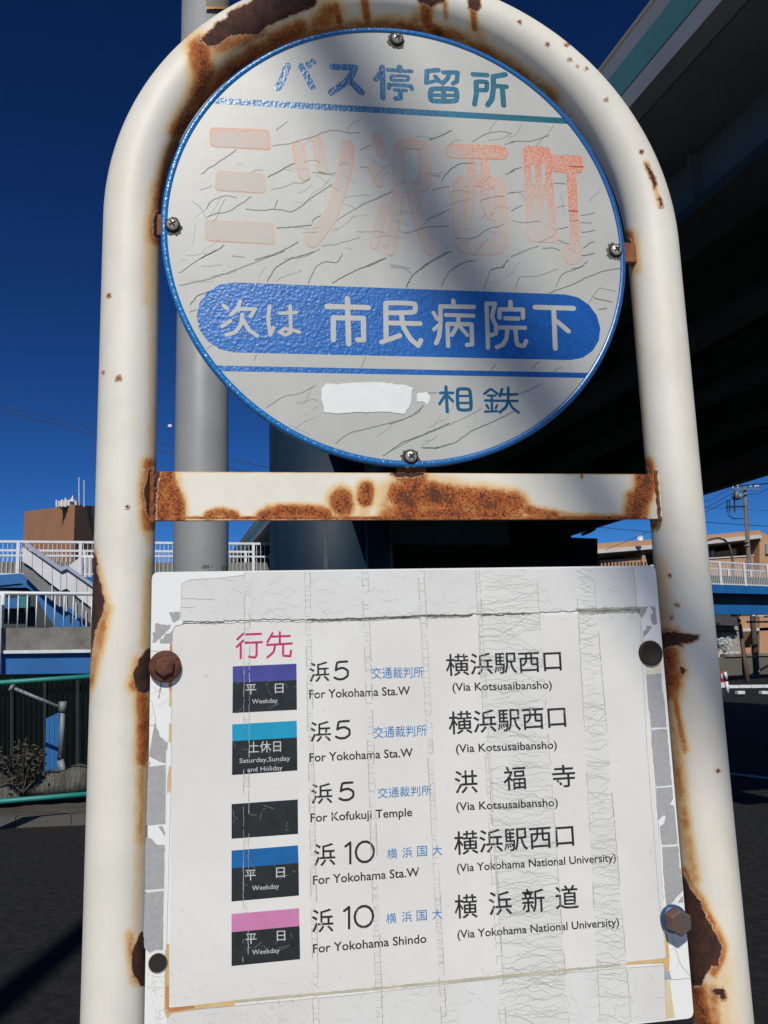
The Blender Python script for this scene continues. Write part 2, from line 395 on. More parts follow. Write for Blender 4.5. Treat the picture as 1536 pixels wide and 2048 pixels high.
def rpoly(pts, r, n=5):
    """rounded polygon"""
    P = [np.array(p, float) for p in pts]; out = []
    for i, p in enumerate(P):
        a, b = P[i-1], P[(i+1) % len(P)]
        ra = min(r, np.linalg.norm(a-p)*.49); rb = min(r, np.linalg.norm(b-p)*.49)
        u = p+(a-p)/max(1e-9, np.linalg.norm(a-p))*ra; v = p+(b-p)/max(1e-9, np.linalg.norm(b-p))*rb
        for j in range(n+1):
            t = j/n; out.append((1-t)**2*u+2*t*(1-t)*p+t*t*v)
    return out
def inset(pts, d):
    P = [np.array(p, float) for p in pts]; out = []; c = np.mean(P, 0)
    for i, p in enumerate(P):
        a, b = P[i-1], P[(i+1) % len(P)]
        u = (p-a)/np.linalg.norm(p-a); v = (b-p)/np.linalg.norm(b-p)
        t = u+v; t /= max(1e-6, np.linalg.norm(t)); nn = np.array([-t[1], t[0]])
        if nn@(c-p) < 0: nn = -nn
        k = max(.5, abs(float(nn@np.array([-u[1], u[0]])))); out.append(p+nn*d/k)
    return out
def polys(name, items, T, Y, m, parent, base=.0002, thick=0, jag=0):
    mb = MB(); ox, oy, s = T
    for k, pts in enumerate(items):
        P = [np.array((ox+x/s, oy+y/s)) for x, y in pts]
        if jag:
            Q = []
            for i, p in enumerate(P):
                q = P[(i+1) % len(P)]; n = max(1, int(np.linalg.norm(q-p)/3.5))
                for j in range(n):
                    z = p+(q-p)*j/n
                    Q.append(z+rng.normal(0, jag, 2)*(0 if j == 0 else 1))
            P = Q
        y = lift(Y-base*.16)-(k % 5)*.000004
        V = [at(x, yy, Y) for x, yy in P]; V = [(v[0], y, v[2]) for v in V]
        if thick: mb.prism([(v[0], Y-thick, v[2]) for v in V], (0, thick, 0))
        else: mb.add(V, [tuple(range(len(V)))])
    o = mb.build(name, m, parent)
    return o

_cap = {}
def textmesh(body, off=0):
    c = bpy.data.curves.new('t', 'FONT'); c.body = body; c.size = 1; c.offset = off; c.resolution_u = 3
    o = bpy.data.objects.new('t', c); COL.objects.link(o); bpy.context.view_layer.update()
    me = bpy.data.meshes.new_from_object(o.evaluated_get(bpy.context.evaluated_depsgraph_get()))
    n = len(me.vertices); a = np.zeros(n*3); me.vertices.foreach_get('co', a); a = a.reshape(-1, 3)
    Fc = [tuple(p.vertices) for p in me.polygons]
    bpy.data.objects.remove(o); bpy.data.curves.remove(c); bpy.data.meshes.remove(me)
    return a[:, :2], Fc
def text(body, p0, p1, h, Y, m, parent, cap=False, off=0, name='lettering'):
    """body between baseline points p0, p1 (photo pixels on plane Y); h = glyph height (or cap height) in pixels"""
    A, Fc = textmesh(body, off)
    if 'H' not in _cap: _cap['H'] = textmesh('H')[0][:, 1].max()
    x0, x1 = A[:, 0].min(), A[:, 0].max()
    ys, ye = (0, _cap['H']) if cap else (A[:, 1].min(), A[:, 1].max())
    a, b = at(*p0, Y), at(*p1, Y); dx = (b-a)/(x1-x0)
    up0 = at(p0[0], p0[1]-h, Y)-a; up1 = at(p1[0], p1[1]-h, Y)-b
    hh = (np.linalg.norm(up0)+np.linalg.norm(up1))/2/(ye-ys)
    dz = np.array([0, 0, 1.])*hh
    V = a+(A[:, :1]-x0)*dx+(A[:, 1:2]-ys)*dz
    V[:, 1] = lift(Y-.00008)
    return mesh(name, V, Fc, m, parent)

# ================================================================== SIGN
XC, ZC, RA, RT_ = .003, 1.894, .2497, .0245
sign = thing('bus_stop_sign', 'rusting cream tube bus stop sign with round disc above a white route board', 'bus stop sign', (XC, 0, GZ))

def seg_dist(px, py, a, b):
    ax, ay = a; bx, by = b; dx, dy = bx-ax, by-ay; L2 = dx*dx+dy*dy+1e-9
    t = np.clip(((px-ax)*dx+(py-ay)*dy)/L2, 0, 1)
    return np.hypot(px-ax-t*dx, py-ay-t*dy)
def poly_sd(px, py, poly):
    d = np.full(px.shape, 1e9); ins = np.zeros(px.shape, bool); n = len(poly)
    for i in range(n):
        a, b = poly[i], poly[(i+1) % n]; d = np.minimum(d, seg_dist(px, py, a, b))
        c = ((a[1] > py) != (b[1] > py)) & (px < (b[0]-a[0])*(py-a[1])/(b[1]-a[1]+1e-12)+a[0]); ins ^= c
    return np.where(ins, d, -d)
def Z(T, pts): return [(T[0]+x/T[2], T[1]+y/T[2]) for x, y in pts]
FLAKES = [
 Z((300,0,2.56), [(240,215),(270,190),(320,150),(340,115),(390,100),(400,70),(450,45),(520,10),(560,-60),(860,-60),(850,20),(830,40),(780,55),(700,90),(650,110),(600,130),(560,175),(480,175),(400,185),(370,210),(340,235),(300,235),(275,215)]),
 Z((300,0,2.56), [(1350,-40),(1520,-40),(1505,5),(1470,15),(1440,40),(1420,20),(1380,10)]),
 Z((800,0,2.844), [(385,-20),(392,40),(430,65),(455,40),(450,10),(460,-20)]),
 Z((0,950,4.8), [(800,600),(875,655),(905,740),(935,850),(930,930),(955,1000),(975,1110),(1010,1220),(985,1320),(945,1420),(915,1500),(895,1600),(880,1700),(860,1830),(780,1830)]),
 Z((0,1270,4.8), [(1425,130),(1380,190),(1335,230),(1320,300),(1285,350),(1280,400),(1300,480),(1335,550),(1400,565),(1430,540),(1500,540),(1500,120)]),
 Z((250,850,7.68), [(410,650),(350,740),(330,850),(300,1000),(315,1150),(330,1300),(390,1450),(520,1440),(520,640)]),
 Z((140,1848,7.68), [(1080,130),(1000,330),(960,470),(950,650),(970,800),(1040,850),(1080,950),(1200,950),(1200,130)]),
 Z((800,1550,2.087), [(1150,400),(1180,410),(1215,480),(1250,520),(1280,600),(1310,650),(1345,720),(1330,770),(1325,800),(1300,795),(1275,840),(1260,880),(1230,880),(1150,860)]),
 Z((800,1550,2.087), [(1303,895),(1330,893),(1350,890),(1365,935),(1345,940),(1335,920),(1310,918)]),
 Z((1100,900,2.56), [(520,940),(575,935),(640,930),(700,945),(770,951),(745,975),(720,985),(665,985),(680,1005),(645,1000),(600,1010),(570,1035),(560,1080),(520,1080)]),
 Z((1100,900,2.56), [(655,1105),(675,1110),(693,1128),(680,1148),(668,1130)]),
 Z((1100,0,2.275), [(430,742),(445,750),(468,790),(485,835),(478,860),(462,820)]),
 Z((1100,0,2.275), [(495,890),(505,905),(512,940),(503,940)]),
 Z((780,900,2.743), [(1378,90),(1408,100),(1425,200),(1445,250),(1450,330),(1440,395),(1405,380)]),
 [(1256,478),(1262,482),(1266,500),(1262,522),(1254,522)],
 [(312,424),(306,440),(309,476),(320,476),(320,424)],
]
for x, y, r in [(1212,200,3),(1140,118,2.6),(1154,132,2.2),(1134,90,3),(1040,45,2.5),(1283,303,3.5),(218,591,3),(206,745,2.2),(238,756,4),(255,1014,2.6),(1095,88,2),(1173,137,2),(1437,1541,3),(1340,1150,1.5),(1355,1210,2),(1342,1236,2)]:
    FLAKES.append([(x+r*math.cos(a)*random.uniform(.7, 1.4), y+r*math.sin(a)*random.uniform(.7, 1.3)) for a in np.linspace(0, 5.4, 7)])
STAINS_SHADE = [
 ([(398,92),(408,150),(402,200),(365,262)], 24, .95), ([(430,90),(520,70)], 26, .6), ([(415,120),(412,170)], 12, .5),
 ([(600,60),(520,98),(450,155),(397,228),(352,312),(328,390),(316,470)], 22, .85),  # inner arch edge: dirt plus the tube's underside shade, painted together
 ([(325,390),(305,470),(302,600)], 20, .26), ([(302,600),(304,760),(304,920)], 11, .2),
 ([(660,20),(630,70),(560,95)], 26, .62), ([(672,10),(678,42)], 8, .8), ([(728,-10),(735,45)], 9, .75),
 ([(560,85),(700,60),(790,54),(900,72),(990,118),(1100,195)], 20, .6), ([(850,0),(855,50),(880,68)], 13, .95), ([(855,20),(820,50)], 14, .5),  # first run follows the inner arch: dirt with shade painted in
 ([(946,18),(950,58)], 7, .75), ([(890,5),(892,35)], 6, .5), ([(950,60),(960,80)], 18, .3),
 ([(990,115),(1100,190),(1180,290)], 9, .18),
 ([(1292,325),(1308,365),(1320,412)], 6, .42), ([(1258,470),(1263,525)], 11, .75), ([(1266,470),(1272,540)], 13, .3),
 ([(1262,540),(1272,700),(1282,850),(1292,1000)], 13, .22),
 ([(300,930),(292,990),(298,1050)], 16, .8), ([(290,1040),(300,1080)], 12, .35),
 ([(1294,925),(1303,1048)], 12, .95), ([(1308,970),(1312,1050)], 12, .35), ([(1318,1130),(1330,1270)], 24, .26),
 ([(300,1120),(292,1230),(288,1290)], 11, .3), ([(282,1330),(272,1370)], 18, .6),
 ([(285,1380),(287,1450),(283,1520)], 15, .8), ([(283,1520),(279,1680)], 12, .38), ([(279,1680),(270,1880)], 12, .2),
 ([(180,1100),(200,1180),(213,1215),(195,1300),(178,1370)], 13, .5), ([(178,1340),(172,1400)], 8, .6),
 ([(1322,1262),(1350,1268)], 14, .55), ([(1330,1300),(1342,1345),(1332,1385)], 25, .95), ([(1322,1330),(1325,1420)], 16, .85),
 ([(1345,1370),(1358,1440),(1370,1500)], 8, .62), ([(1340,1400),(1352,1520),(1364,1600)], 16, .45),
 ([(1364,1600),(1378,1700),(1390,1760)], 15, .42), ([(1345,1500),(1360,1600)], 26, .24),
 ([(1366,1742),(1385,1780),(1402,1799),(1416,1837),(1431,1861),(1447,1895),(1440,1922),(1426,1948)], 11, .62), ([(1395,1980),(1410,2060)], 20, .98), ([(1425,1980),(1430,2060)], 16, .5),
 ([(1440,1930),(1450,2048)], 34, .2), ([(260,1870),(270,1960)], 12, .5), ([(1400,1400),(1440,2040)], 60, .07),
]
def wear(V, normals_front, extra=()):
    px, py = proj(V)
    st = np.zeros(len(V)); fl = np.zeros(len(V))
    for pts, r, k in list(STAINS_SHADE)+list(extra):
        d = np.full(px.shape, 1e9)
        for a, b in zip(pts[:-1], pts[1:]): d = np.minimum(d, seg_dist(px, py, a, b))
        st = np.maximum(st, k*np.exp(-(d/r)**2*.9))
    for P in FLAKES: fl = np.maximum(fl, np.clip(.5+poly_sd(px, py, P)/34, 0, 1))
    fade = np.clip(normals_front*4+.6, 0, 1)
    back = .12*(1-fade)
    return st*fade+back, fl*fade
def set_attr(me, name, a):
    at_ = me.attributes.new(name, 'FLOAT', 'POINT'); at_.data.foreach_set('value', np.ascontiguousarray(a, dtype=np.float32))

# --- bent tube frame: one continuous pipe
def centreline():
    pts = []
    zs = list(np.arange(GZ, 1.0, .1))+list(np.arange(1.0, ZC, .0022))
    for z in zs: pts.append((XC-RA, z, (0., 1.)))
    na = int(math.pi*RA/.0022)
    for i in range(na+1):
        a = math.pi-math.pi*i/na; pts.append((XC+RA*math.cos(a), ZC+RA*math.sin(a), (math.sin(a), -math.cos(a))))
    for z in zs[::-1]: pts.append((XC+RA, z, (0., -1.)))
    return pts
cl = centreline(); NA = 88
C = np.array([(p[0], p[1]) for p in cl]); T = np.array([p[2] for p in cl]); Nn = np.c_[T[:, 1], -T[:, 0]]
ang = np.linspace(0, 2*math.pi, NA, endpoint=False)
ca, sa = np.cos(ang), np.sin(ang)
X = C[:, None, 0]+RT_*Nn[:, None, 0]*ca; Zz = C[:, None, 1]+RT_*Nn[:, None, 1]*ca; Yy = np.broadcast_to(RT_*sa, X.shape)
V = np.stack([X, Yy, Zz], -1).reshape(-1, 3)
# slight dents
V[:, 1] += .0004*np.sin(V[:, 2]*9+V[:, 0]*3)
nrm = np.stack([Nn[:, None, 0]*ca, np.broadcast_to(sa, X.shape), Nn[:, None, 1]*ca], -1).reshape(-1, 3)
view = CAM-V; view /= np.linalg.norm(view, axis=1)[:, None]; fac = (nrm*view).sum(1)
n = len(cl); idx = np.arange(n*NA).reshape(n, NA)
q = np.stack([idx[:-1], np.roll(idx, -1, 1)[:-1], np.roll(idx, -1, 1)[1:], idx[1:]], -1).reshape(-1, 4)
me = bpy.data.meshes.new('frame_tube'); me.vertices.add(len(V)); me.vertices.foreach_set('co', V.ravel())
me.loops.add(q.size); me.loops.foreach_set('vertex_index', q.ravel().astype(np.int32)); me.polygons.add(len(q))
me.polygons.foreach_set('loop_start', np.arange(0, q.size, 4, dtype=np.int32)); me.update(calc_edges=True); me.validate()
me.polygons.foreach_set('use_smooth', np.ones(len(q), bool))
st, fl = wear(V, fac); set_attr(me, 'stain', st); set_attr(me, 'flake', fl); set_attr(me, 'speck', np.clip(st-.65, 0, 1))
tube = link('frame_tube', me, M_PAINT, sign)

# --- flat crossbar between the posts
YB = -.012
zt = (at(315,943.5,YB)[2]+at(1285,948,YB)[2])/2; zb = (at(310,1040,YB)[2]+at(1300,1038,YB)[2])/2
x0, x1 = XC-RA+.0205, XC+RA-.0205
nx, nz = 560, 52
gx, gz = np.meshgrid(np.linspace(x0, x1, nx), np.linspace(zb, zt, nz))
Vb = np.stack([gx, np.full(gx.shape, YB), gz], -1).reshape(-1, 3)
ii = np.arange(nx*nz).reshape(nz, nx)
q = np.stack([ii[:-1, :-1], ii[:-1, 1:], ii[1:, 1:], ii[1:, :-1]], -1).reshape(-1, 4)
BT = (280, 900, 2.954); BR_ = (780, 900, 2.743)
bar_st = [
 (Z(BT, [(110,180),(120,300),(110,400)]), 34, .95), (Z(BT, [(160,140),(175,220),(215,300),(225,395)]), 17, .95),
 (Z(BT, [(90,400),(1536,402)]), 3.5, .8), (Z(BT, [(400,388),(480,365),(560,388)]), 10, .8),
 (Z(BT, [(720,395),(820,360),(1000,362),(1100,380)]), 13, .85), (Z(BT, [(760,350),(1080,350)]), 10, .5),
 (Z(BT, [(1185,290),(1195,330)]), 23, .98), (Z(BT, [(1195,340),(1190,400)]), 20, .6), (Z(BT, [(1335,235),(1330,290)]), 17, .92), (Z(BT, [(1335,300),(1320,400)]), 14, .3),
 (Z(BT, [(1420,250),(1536,240)]), 22, .3), (Z(BT, [(1450,400),(1536,330)]), 20, .5),
 (Z(BR_, [(110,130),(130,230),(100,340)]), 30, 1.0), (Z(BR_, [(60,240),(240,250),(400,270),(560,290),(680,305)]), 26, 1.05),
 (Z(BR_, [(60,350),(700,350)]), 14, .95), (Z(BR_, [(700,310),(800,345),(900,362)]), 12, .8), (Z(BR_, [(0,372),(1400,372)]), 4, .8),
 (Z(BR_, [(880,340),(1000,362),(1280,366)]), 7, .4), (Z(BR_, [(0,300),(40,220)]), 26, .4), (Z(BR_, [(230,170),(620,230)]), 16, .25),
 (Z(BR_, [(1395,110),(1400,200),(1370,290),(1350,370)]), 19, .98), (Z(BR_, [(1330,260),(1320,370)]), 15, .7), (Z(BR_, [(1052,135),(1052,150)]), 3, .8),
 (Z(BT, [(85,128),(1536,135)]), 1.6, .4), ([(830,945),(1280,949)], 1.6, .35),
]
px, py = proj(Vb); stb = np.zeros(len(Vb)); 
for pts, r, k in bar_st:
    d = np.full(px.shape, 1e9)
    for a, b in zip(pts[:-1], pts[1:]): d = np.minimum(d, seg_dist(px, py, a, b))
    stb = np.maximum(stb, k*np.exp(-(d/r)**2.6*.75))
# back and edges of the bar
Vall = Vb.copy(); nb = len(Vb)
ring = list(ii[0, :])+list(ii[1:, -1])+list(ii[-1, -2::-1])+list(ii[-2:0:-1, 0])
back = Vb[ring].copy(); back[:, 1] += .005
Vall = np.vstack([Vb, back]); m_ = len(ring)
qq = np.array([(ring[i], nb+i, nb+(i+1) % m_, ring[(i+1) % m_]) for i in range(m_)])
me = bpy.data.meshes.new('crossbar'); me.from_pydata(Vall.tolist(), [], q.tolist()+qq.tolist()+[list(range(nb, nb+m_))]); me.update()
set_attr(me, 'stain', np.r_[stb, np.full(m_, .8)])
Pmm = np.array([poly_sd(px, py, p) for p in [Z(BR_, [(0,130),(60,118),(180,118),(190,140),(120,150),(40,145)]), Z(BT, [(90,128),(120,128),(100,200),(95,405),(85,405)]) ]]).max(0)
set_attr(me, 'flake', np.r_[np.clip(.5+Pmm/34, 0, 1), np.full(m_, 0.)]); set_attr(me, 'speck', np.r_[np.clip(stb*1.4-.4, 0, 1), np.zeros(m_)])
link('crossbar', me, M_PAINT_W, sign)
# weld beads where the bar and the lugs meet the tube
M_WELD = mat('rusty_weld', (.12, .04, .016), .9, bump=.001, bscale=260, col2=(.25, .085, .03), vscale=160)
for side, xx in ((-1, XC-RA+.0235), (1, XC+RA-.0245)):
    mb = MB(); pts = [(xx+.0004*math.sin(i*1.7), -.0130-.0005*math.sin(i*2.3), zb-.003+i*(zt-zb+.006)/16) for i in range(17)]
    mb.tube(pts, [.0016+.0003*math.sin(i*2.1) for i in range(17)], 8); mb.build('weld_bead', M_WELD, sign, True)

# --- sign disc
YD = -.014; DX, DZ, DR = -.002, 1.8838, .2177
disc = MB(); N_ = 160
prof = [(0, 0), (.05, 0), (.1, 0), (.15, 0), (DR-.0055, 0)]
def lathe(prof, n, cx, cz, y0):
    V = []; Fc = []
    for r, y in prof:
        for i in range(n):
            a = 2*math.pi*i/n; V.append((cx+r*math.cos(a), y0+y, cz+r*math.sin(a)))
    for k in range(len(prof)-1):
        for i in range(n):
            Fc.append((k*n+i, k*n+(i+1) % n, (k+1)*n+(i+1) % n, (k+1)*n+i))
    return V, Fc
V_, F_ = lathe([(.002, 0), (.08, 0), (.15, 0), (DR-.0015, 0), (DR-.0015, .004), (.002, .004)], N_, DX, DZ, YD)
disc.add(V_, F_+[tuple(range(N_))]); dface = disc.build('sign_disc', M_DISC, sign)
rimmb = MB(); V_, F_ = lathe([(DR-.0052, -.0002), (DR-.0050, -.0007), (DR-.0018, -.0011), (DR-.0004, -.0006), (DR+.0004, .0008), (DR, .0055), (DR-.0015, .0055)], N_*2, DX, DZ, YD)
rimmb.add(V_, F_); rim = rimmb.build('blue_border', M_RIM, dface, True)
TA = (540,110,6.144); TB = (740,110,5.12); TC = (400,240,4.8); TD = (720,260,4.955); TE = (1020,270,7.585); TF = (430,590,3.572); TG = (850,590,4.8); TH = (630,750,3.572)
strokes('divider_line', [([(427,201),(1143,242.5)], 12)], (0,0,1), YD, M_TEAL, dface, cap=False, smooth=False, base=.0002)
strokes('divider_line', [([(428,736.5),(1180,751)], 11)], (0,0,1), YD, M_BLUE, dface, cap=False, smooth=False, base=.0002)
strokes('blue_panel', [([(469,634.5),(1135,654)], 137)], (0,0,1), YD, M_BLUE, dface, smooth=False, base=.0002)
H1 = [([(215,130),(160,290),(95,405)],75),([(385,135),(470,290),(520,395)],75),([(465,108),(485,138)],58),([(520,70),(543,92)],50),
      ([(770,145),(1045,155),(1000,250),(930,340),(750,460)],74),([(965,300),(1125,462)],74)]
strokes('lettering', H1, TA, YD, M_TEAL, dface)
H2 = [([(125,125),(110,180),(60,248)],50),([(128,130),(132,440)],50),([(185,153),(425,168)],38),([(302,125),(302,160)],52),
      ([(212,212),(395,216),(392,262),(218,258)],30,True),([(192,342),(196,303),(425,318),(430,352)],38),([(250,357),(370,365)],34),([(308,370),(312,440),(262,447)],46)]
H3 = [([(700,155),(583,165),(578,275)],46),([(572,287),(690,262)],36),([(668,220),(720,275)],42),([(752,178),(895,180),(890,270),(850,292)],44),([(812,190),(795,240),(745,290)],42),
      ([(618,345),(888,347),(890,475),(618,472)],48,True),([(752,340),(754,478)],48),([(612,410),(888,414)],36)]
H4 = [([(1055,198),(1200,206)],46),([(1088,270),(1200,276),(1196,362),(1092,358)],44,True),([(1085,280),(1090,400),(1070,505)],48),
      ([(1385,200),(1262,222),(1265,330),(1250,450),(1205,512)],50),([(1290,318),(1398,325)],44),([(1355,330),(1368,515)],50)]
for h in (H2, H3, H4): strokes('lettering', h, TB, YD, M_TEAL, dface)
# sun-bleached station name: an edge and a paler fill
def both_poly(P, T, r=50, ins=9):
    polys('lettering', [rpoly(P, r)], T, YD, M_ORE, dface, base=.00022)
    polys('lettering_fill', [rpoly(inset(P, ins), r)], T, YD, M_ORF, dface, base=.0012)
def both_str(S, T, cut=3.6):
    strokes('lettering', S, T, YD, M_ORE, dface, base=.00022)
    strokes('lettering_fill', S, T, YD, M_ORF, dface, dw=-cut, base=.0012)
for P in ([(90,70),(665,90),(690,295),(95,260)], [(160,485),(625,515),(635,712),(137,682)], [(45,958),(708,990),(725,1203),(48,1165)]): both_poly(P, TC)
both_str([([(942,255),(965,400),(1008,540)],108),([(1122,195),(1150,330),(1178,475)],98),([(1420,255),(1405,450),(1340,700),(1240,960),(1080,1170)],122)], TC)
both_str([([(160,70),(218,235)],86),([(118,370),(195,530)],86),([(383,135),(640,145),(652,570),(380,568)],105,True),([(385,600),(350,850),(300,1200)],108),([(245,760),(190,950),(140,1140)],92),([(525,650),(590,930),(692,1185)],112)], TD)
both_str([([(925,212),(1395,225)],145),([(968,495),(1385,515),(1410,1190),(988,1180)],118,True),([(1110,330),(1100,650),(1060,960)],76),([(1235,330),(1245,760),(1290,860),(1400,870)],80)], TD)
both_poly([(195,165),(610,180),(718,1645),(265,1620)], TE, 80, 9)
both_poly([(600,300),(1105,310),(1112,585),(640,570)], TE, 70, 9)
both_poly([(855,540),(1000,540),(1062,1760),(925,1760)], TE, 10, 8)
both_poly([(790,1665),(1072,1655),(1062,1960),(840,1985)], TE, 110, 9)
polys('lettering_gap', [[(320,460),(372,460),(380,755),(328,755)],[(472,440),(525,445),(540,760),(485,760)],[(508,1020),(560,1020),(578,1385),(522,1385)],[(355,1025),(395,1025),(408,1320),(370,1320)]], TE, YD, M_DISC, dface, base=.0020)
M_INK = mat('red_ink', (.5,.03,.015), .5)
for it in (([(900,475),(1112,485)],16),([(890,1150),(1028,1158)],20),([(910,1300),(1035,1303)],8)): strokes('red_fleck', [it], TE, YD, M_INK, dface, base=.0023, cap=False)
# white-on-blue line: cut-outs that show the disc face
W1 = [([(60,75),(88,97)],25),([(110,185),(50,225)],26),([(180,45),(162,100),(115,140)],26),([(165,102),(287,100),(255,152)],26),([(195,140),(185,215),(140,270),(80,285)],27),([(203,180),(240,250),(302,292)],27),
      ([(390,80),(378,170),(395,285),(417,235)],26),([(465,132),(580,125)],25),([(537,80),(541,268)],25),([(541,266),(505,287),(463,265),(497,240)],25),([(497,240),(555,250),(602,266)],25)]
W2 = [([(945,25),(955,350)],37),([(800,82),(1095,90)],37),([(845,320),(845,163),(1060,167),(1062,322),(1020,320)],36),
      ([(1220,55),(1432,60),(1430,125),(1220,130)],34,True),([(1220,60),(1222,320)],36),([(1190,337),(1320,290)],34),([(1230,200),(1465,205)],34),([(1330,130),(1345,230),(1400,320),(1452,362),(1470,325)],34)]
W3 = [([(272,55),(272,110)],42),([(470,115),(148,110),(147,300),(135,400),(107,462)],42),([(80,170),(117,232)],36),([(85,332),(130,290)],36),([(200,192),(465,200)],38),([(320,205),(320,280),(258,385)],37),([(325,290),(405,385)],36),([(222,490),(215,278),(447,282),(452,475),(402,480)],40)]
W4 = [([(605,505),(590,83),(672,85),(640,210),(682,295),(682,372),(622,388)],40),([(820,68),(820,130)],42),([(715,220),(715,138),(940,140),(940,220)],40),([(770,225),(895,228)],40),([(710,312),(960,316)],40),([(790,320),(782,420),(745,480),(690,502)],40),([(865,322),(882,480),(948,492),(972,442)],40)]
W5 = [([(1055,118),(1425,128)],46),([(1235,130),(1250,512)],46),([(1268,255),(1377,348)],44)]
strokes('lettering', W1, TF, YD, M_DISC, dface, base=.0007); strokes('lettering', W2, TF, YD, M_DISC, dface, base=.0007)
for W_ in (W3, W4, W5): strokes('lettering', W_, TG, YD, M_DISC, dface, base=.0007)
strokes('lettering', [([(895,128),(985,128)],21),([(935,85),(945,262)],24),([(925,150),(890,207)],21),([(950,150),(985,188)],21),([(1015,98),(1108,100),(1118,250),(1020,250)],24,True),([(1015,150),(1110,150)],17),([(1015,200),(1112,200)],17)], TH, YD, M_NAVY, dface)
strokes('lettering', [([(1210,135),(1255,97),(1305,135)],19),([(1235,147),(1290,147)],17),([(1215,182),(1445,186)],18),([(1262,150),(1265,250)],19),([(1225,215),(1240,237)],19),([(1302,215),(1290,237)],17),([(1215,262),(1300,258)],17),([(1337,100),(1320,152)],19),([(1332,138),(1445,138)],18),([(1380,92),(1380,185),(1365,230),(1320,266)],20),([(1385,190),(1410,235),(1455,268)],19)], TH, YD, M_NAVY, dface)
polys('white_paint_patch', [[(80,62),(160,68),(250,58),(330,55),(420,50),(480,55),(560,65),(640,72),(715,98),(690,115),(688,160),(682,210),(640,280),(560,270),(480,262),(400,268),(300,265),(220,272),(150,275),(60,268),(65,235),(48,180),(45,100)]], TH, YD, M_PATCH, dface, base=.0006, thick=.0005, jag=.5)
polys('white_paint_patch', [[(730,135),(800,122),(825,160),(805,218),(780,195),(725,190)]], TH, YD, M_PATCH, dface, base=.0005, thick=.0004, jag=.5)
# hairline cracks of the disc film
traced = [(TC,[(700,245),(860,228),(960,195),(1080,165),(1180,120),(1250,98),(1340,105),(1440,125),(1536,118)]),(TC,[(10,525),(80,465),(150,425),(230,370),(290,330),(350,285)]),(TC,[(0,670),(60,655),(120,628)]),
 (TC,[(495,500),(540,482),(600,480)]),(TC,[(650,548),(740,505),(820,455),(910,415)]),(TC,[(440,858),(600,870),(700,855),(800,870),(890,882),(970,830),(1060,750),(1160,690),(1270,618)]),
 (TC,[(65,935),(160,895),(240,890),(320,855),(400,800),(490,735)]),(TC,[(735,1035),(850,1030),(960,1020),(1070,1008)]),(TC,[(60,860),(80,800),(140,755),(250,725),(350,745)]),
 (TC,[(520,1344),(640,1310),(760,1270),(870,1215),(945,1170)]),(TC,[(10,1330),(80,1285),(160,1250),(235,1200)]),(TC,[(1170,1208),(1290,1195),(1400,1170),(1536,1125)]),
 (TC,[(1310,965),(1400,905),(1470,865),(1536,830)]),(TC,[(730,100),(780,60),(840,15)]),(TC,[(810,1344),(880,1320),(960,1325),(1050,1290),(1150,1235)]),(TC,[(1075,985),(1100,945),(1160,915)]),
 (TC,[(300,1305),(430,1322)]),(TC,[(1080,505),(1150,508),(1220,520),(1305,505)]),(TC,[(680,670),(800,645),(900,600),(980,608),(1060,560)]),(TC,[(710,850),(745,765)]),
 (TD,[(0,200),(60,170),(115,150)]),(TD,[(0,365),(70,370)]),(TD,[(0,755),(100,705),(200,665),(260,635),(325,605)]),(TD,[(680,100),(790,60),(910,5)]),(TD,[(1110,120),(1200,60),(1300,20),(1400,10),(1500,40)]),
 (TD,[(805,505),(850,440),(920,370),(990,332),(1130,330)]),(TD,[(715,598),(800,572),(890,565)]),(TD,[(650,893),(760,850),(830,815),(895,785)]),(TD,[(440,1020),(520,1005),(670,962),(780,955),(890,957)]),
 (TD,[(600,1385),(700,1310),(800,1250),(910,1200)]),(TD,[(950,1072),(1060,1078),(1150,1065),(1240,1000),(1290,965),(1360,965),(1430,930)]),(TD,[(1190,700),(1290,668),(1430,655)]),(TD,[(920,1370),(1000,1330),(1110,1290)]),
 (TD,[(0,1370),(90,1350),(240,1275)]),(TD,[(300,1330),(420,1355),(500,1375)]),(TD,[(1300,1385),(1400,1360),(1470,1290)]),(TD,[(1440,445),(1536,395)]),(TD,[(1460,630),(1536,615)]),(TD,[(1430,145),(1536,112)]),(TD,[(720,450),(800,455)]),
 (TE,[(0,105),(100,97),(240,100),(360,85),(480,45),(590,5)]),(TE,[(0,555),(90,510),(175,490)]),(TE,[(0,875),(110,870),(205,855)]),(TE,[(20,1160),(110,1090),(190,1072)]),(TE,[(30,1300),(180,1330),(460,1310)]),
 (TE,[(710,1100),(840,1070)]),(TE,[(730,1415),(880,1403)]),(TE,[(1060,1217),(1160,1212),(1289,1178)]),(TE,[(1070,1475),(1180,1470),(1289,1440)]),(TE,[(1110,1715),(1190,1650),(1280,1615)]),(TE,[(1080,1828),(1289,1795)]),
 (TE,[(0,1850),(120,1800),(250,1740),(440,1680)]),(TE,[(480,1720),(640,1710),(760,1752)]),(TE,[(730,1595),(820,1630),(900,1655)]),(TE,[(930,2025),(1060,2010),(1130,1960),(1180,1905)]),(TE,[(660,725),(850,742)]),(TE,[(1060,1330),(1240,1332)])]
T6 = (300,500,2.56); T7 = (780,500,2.743)
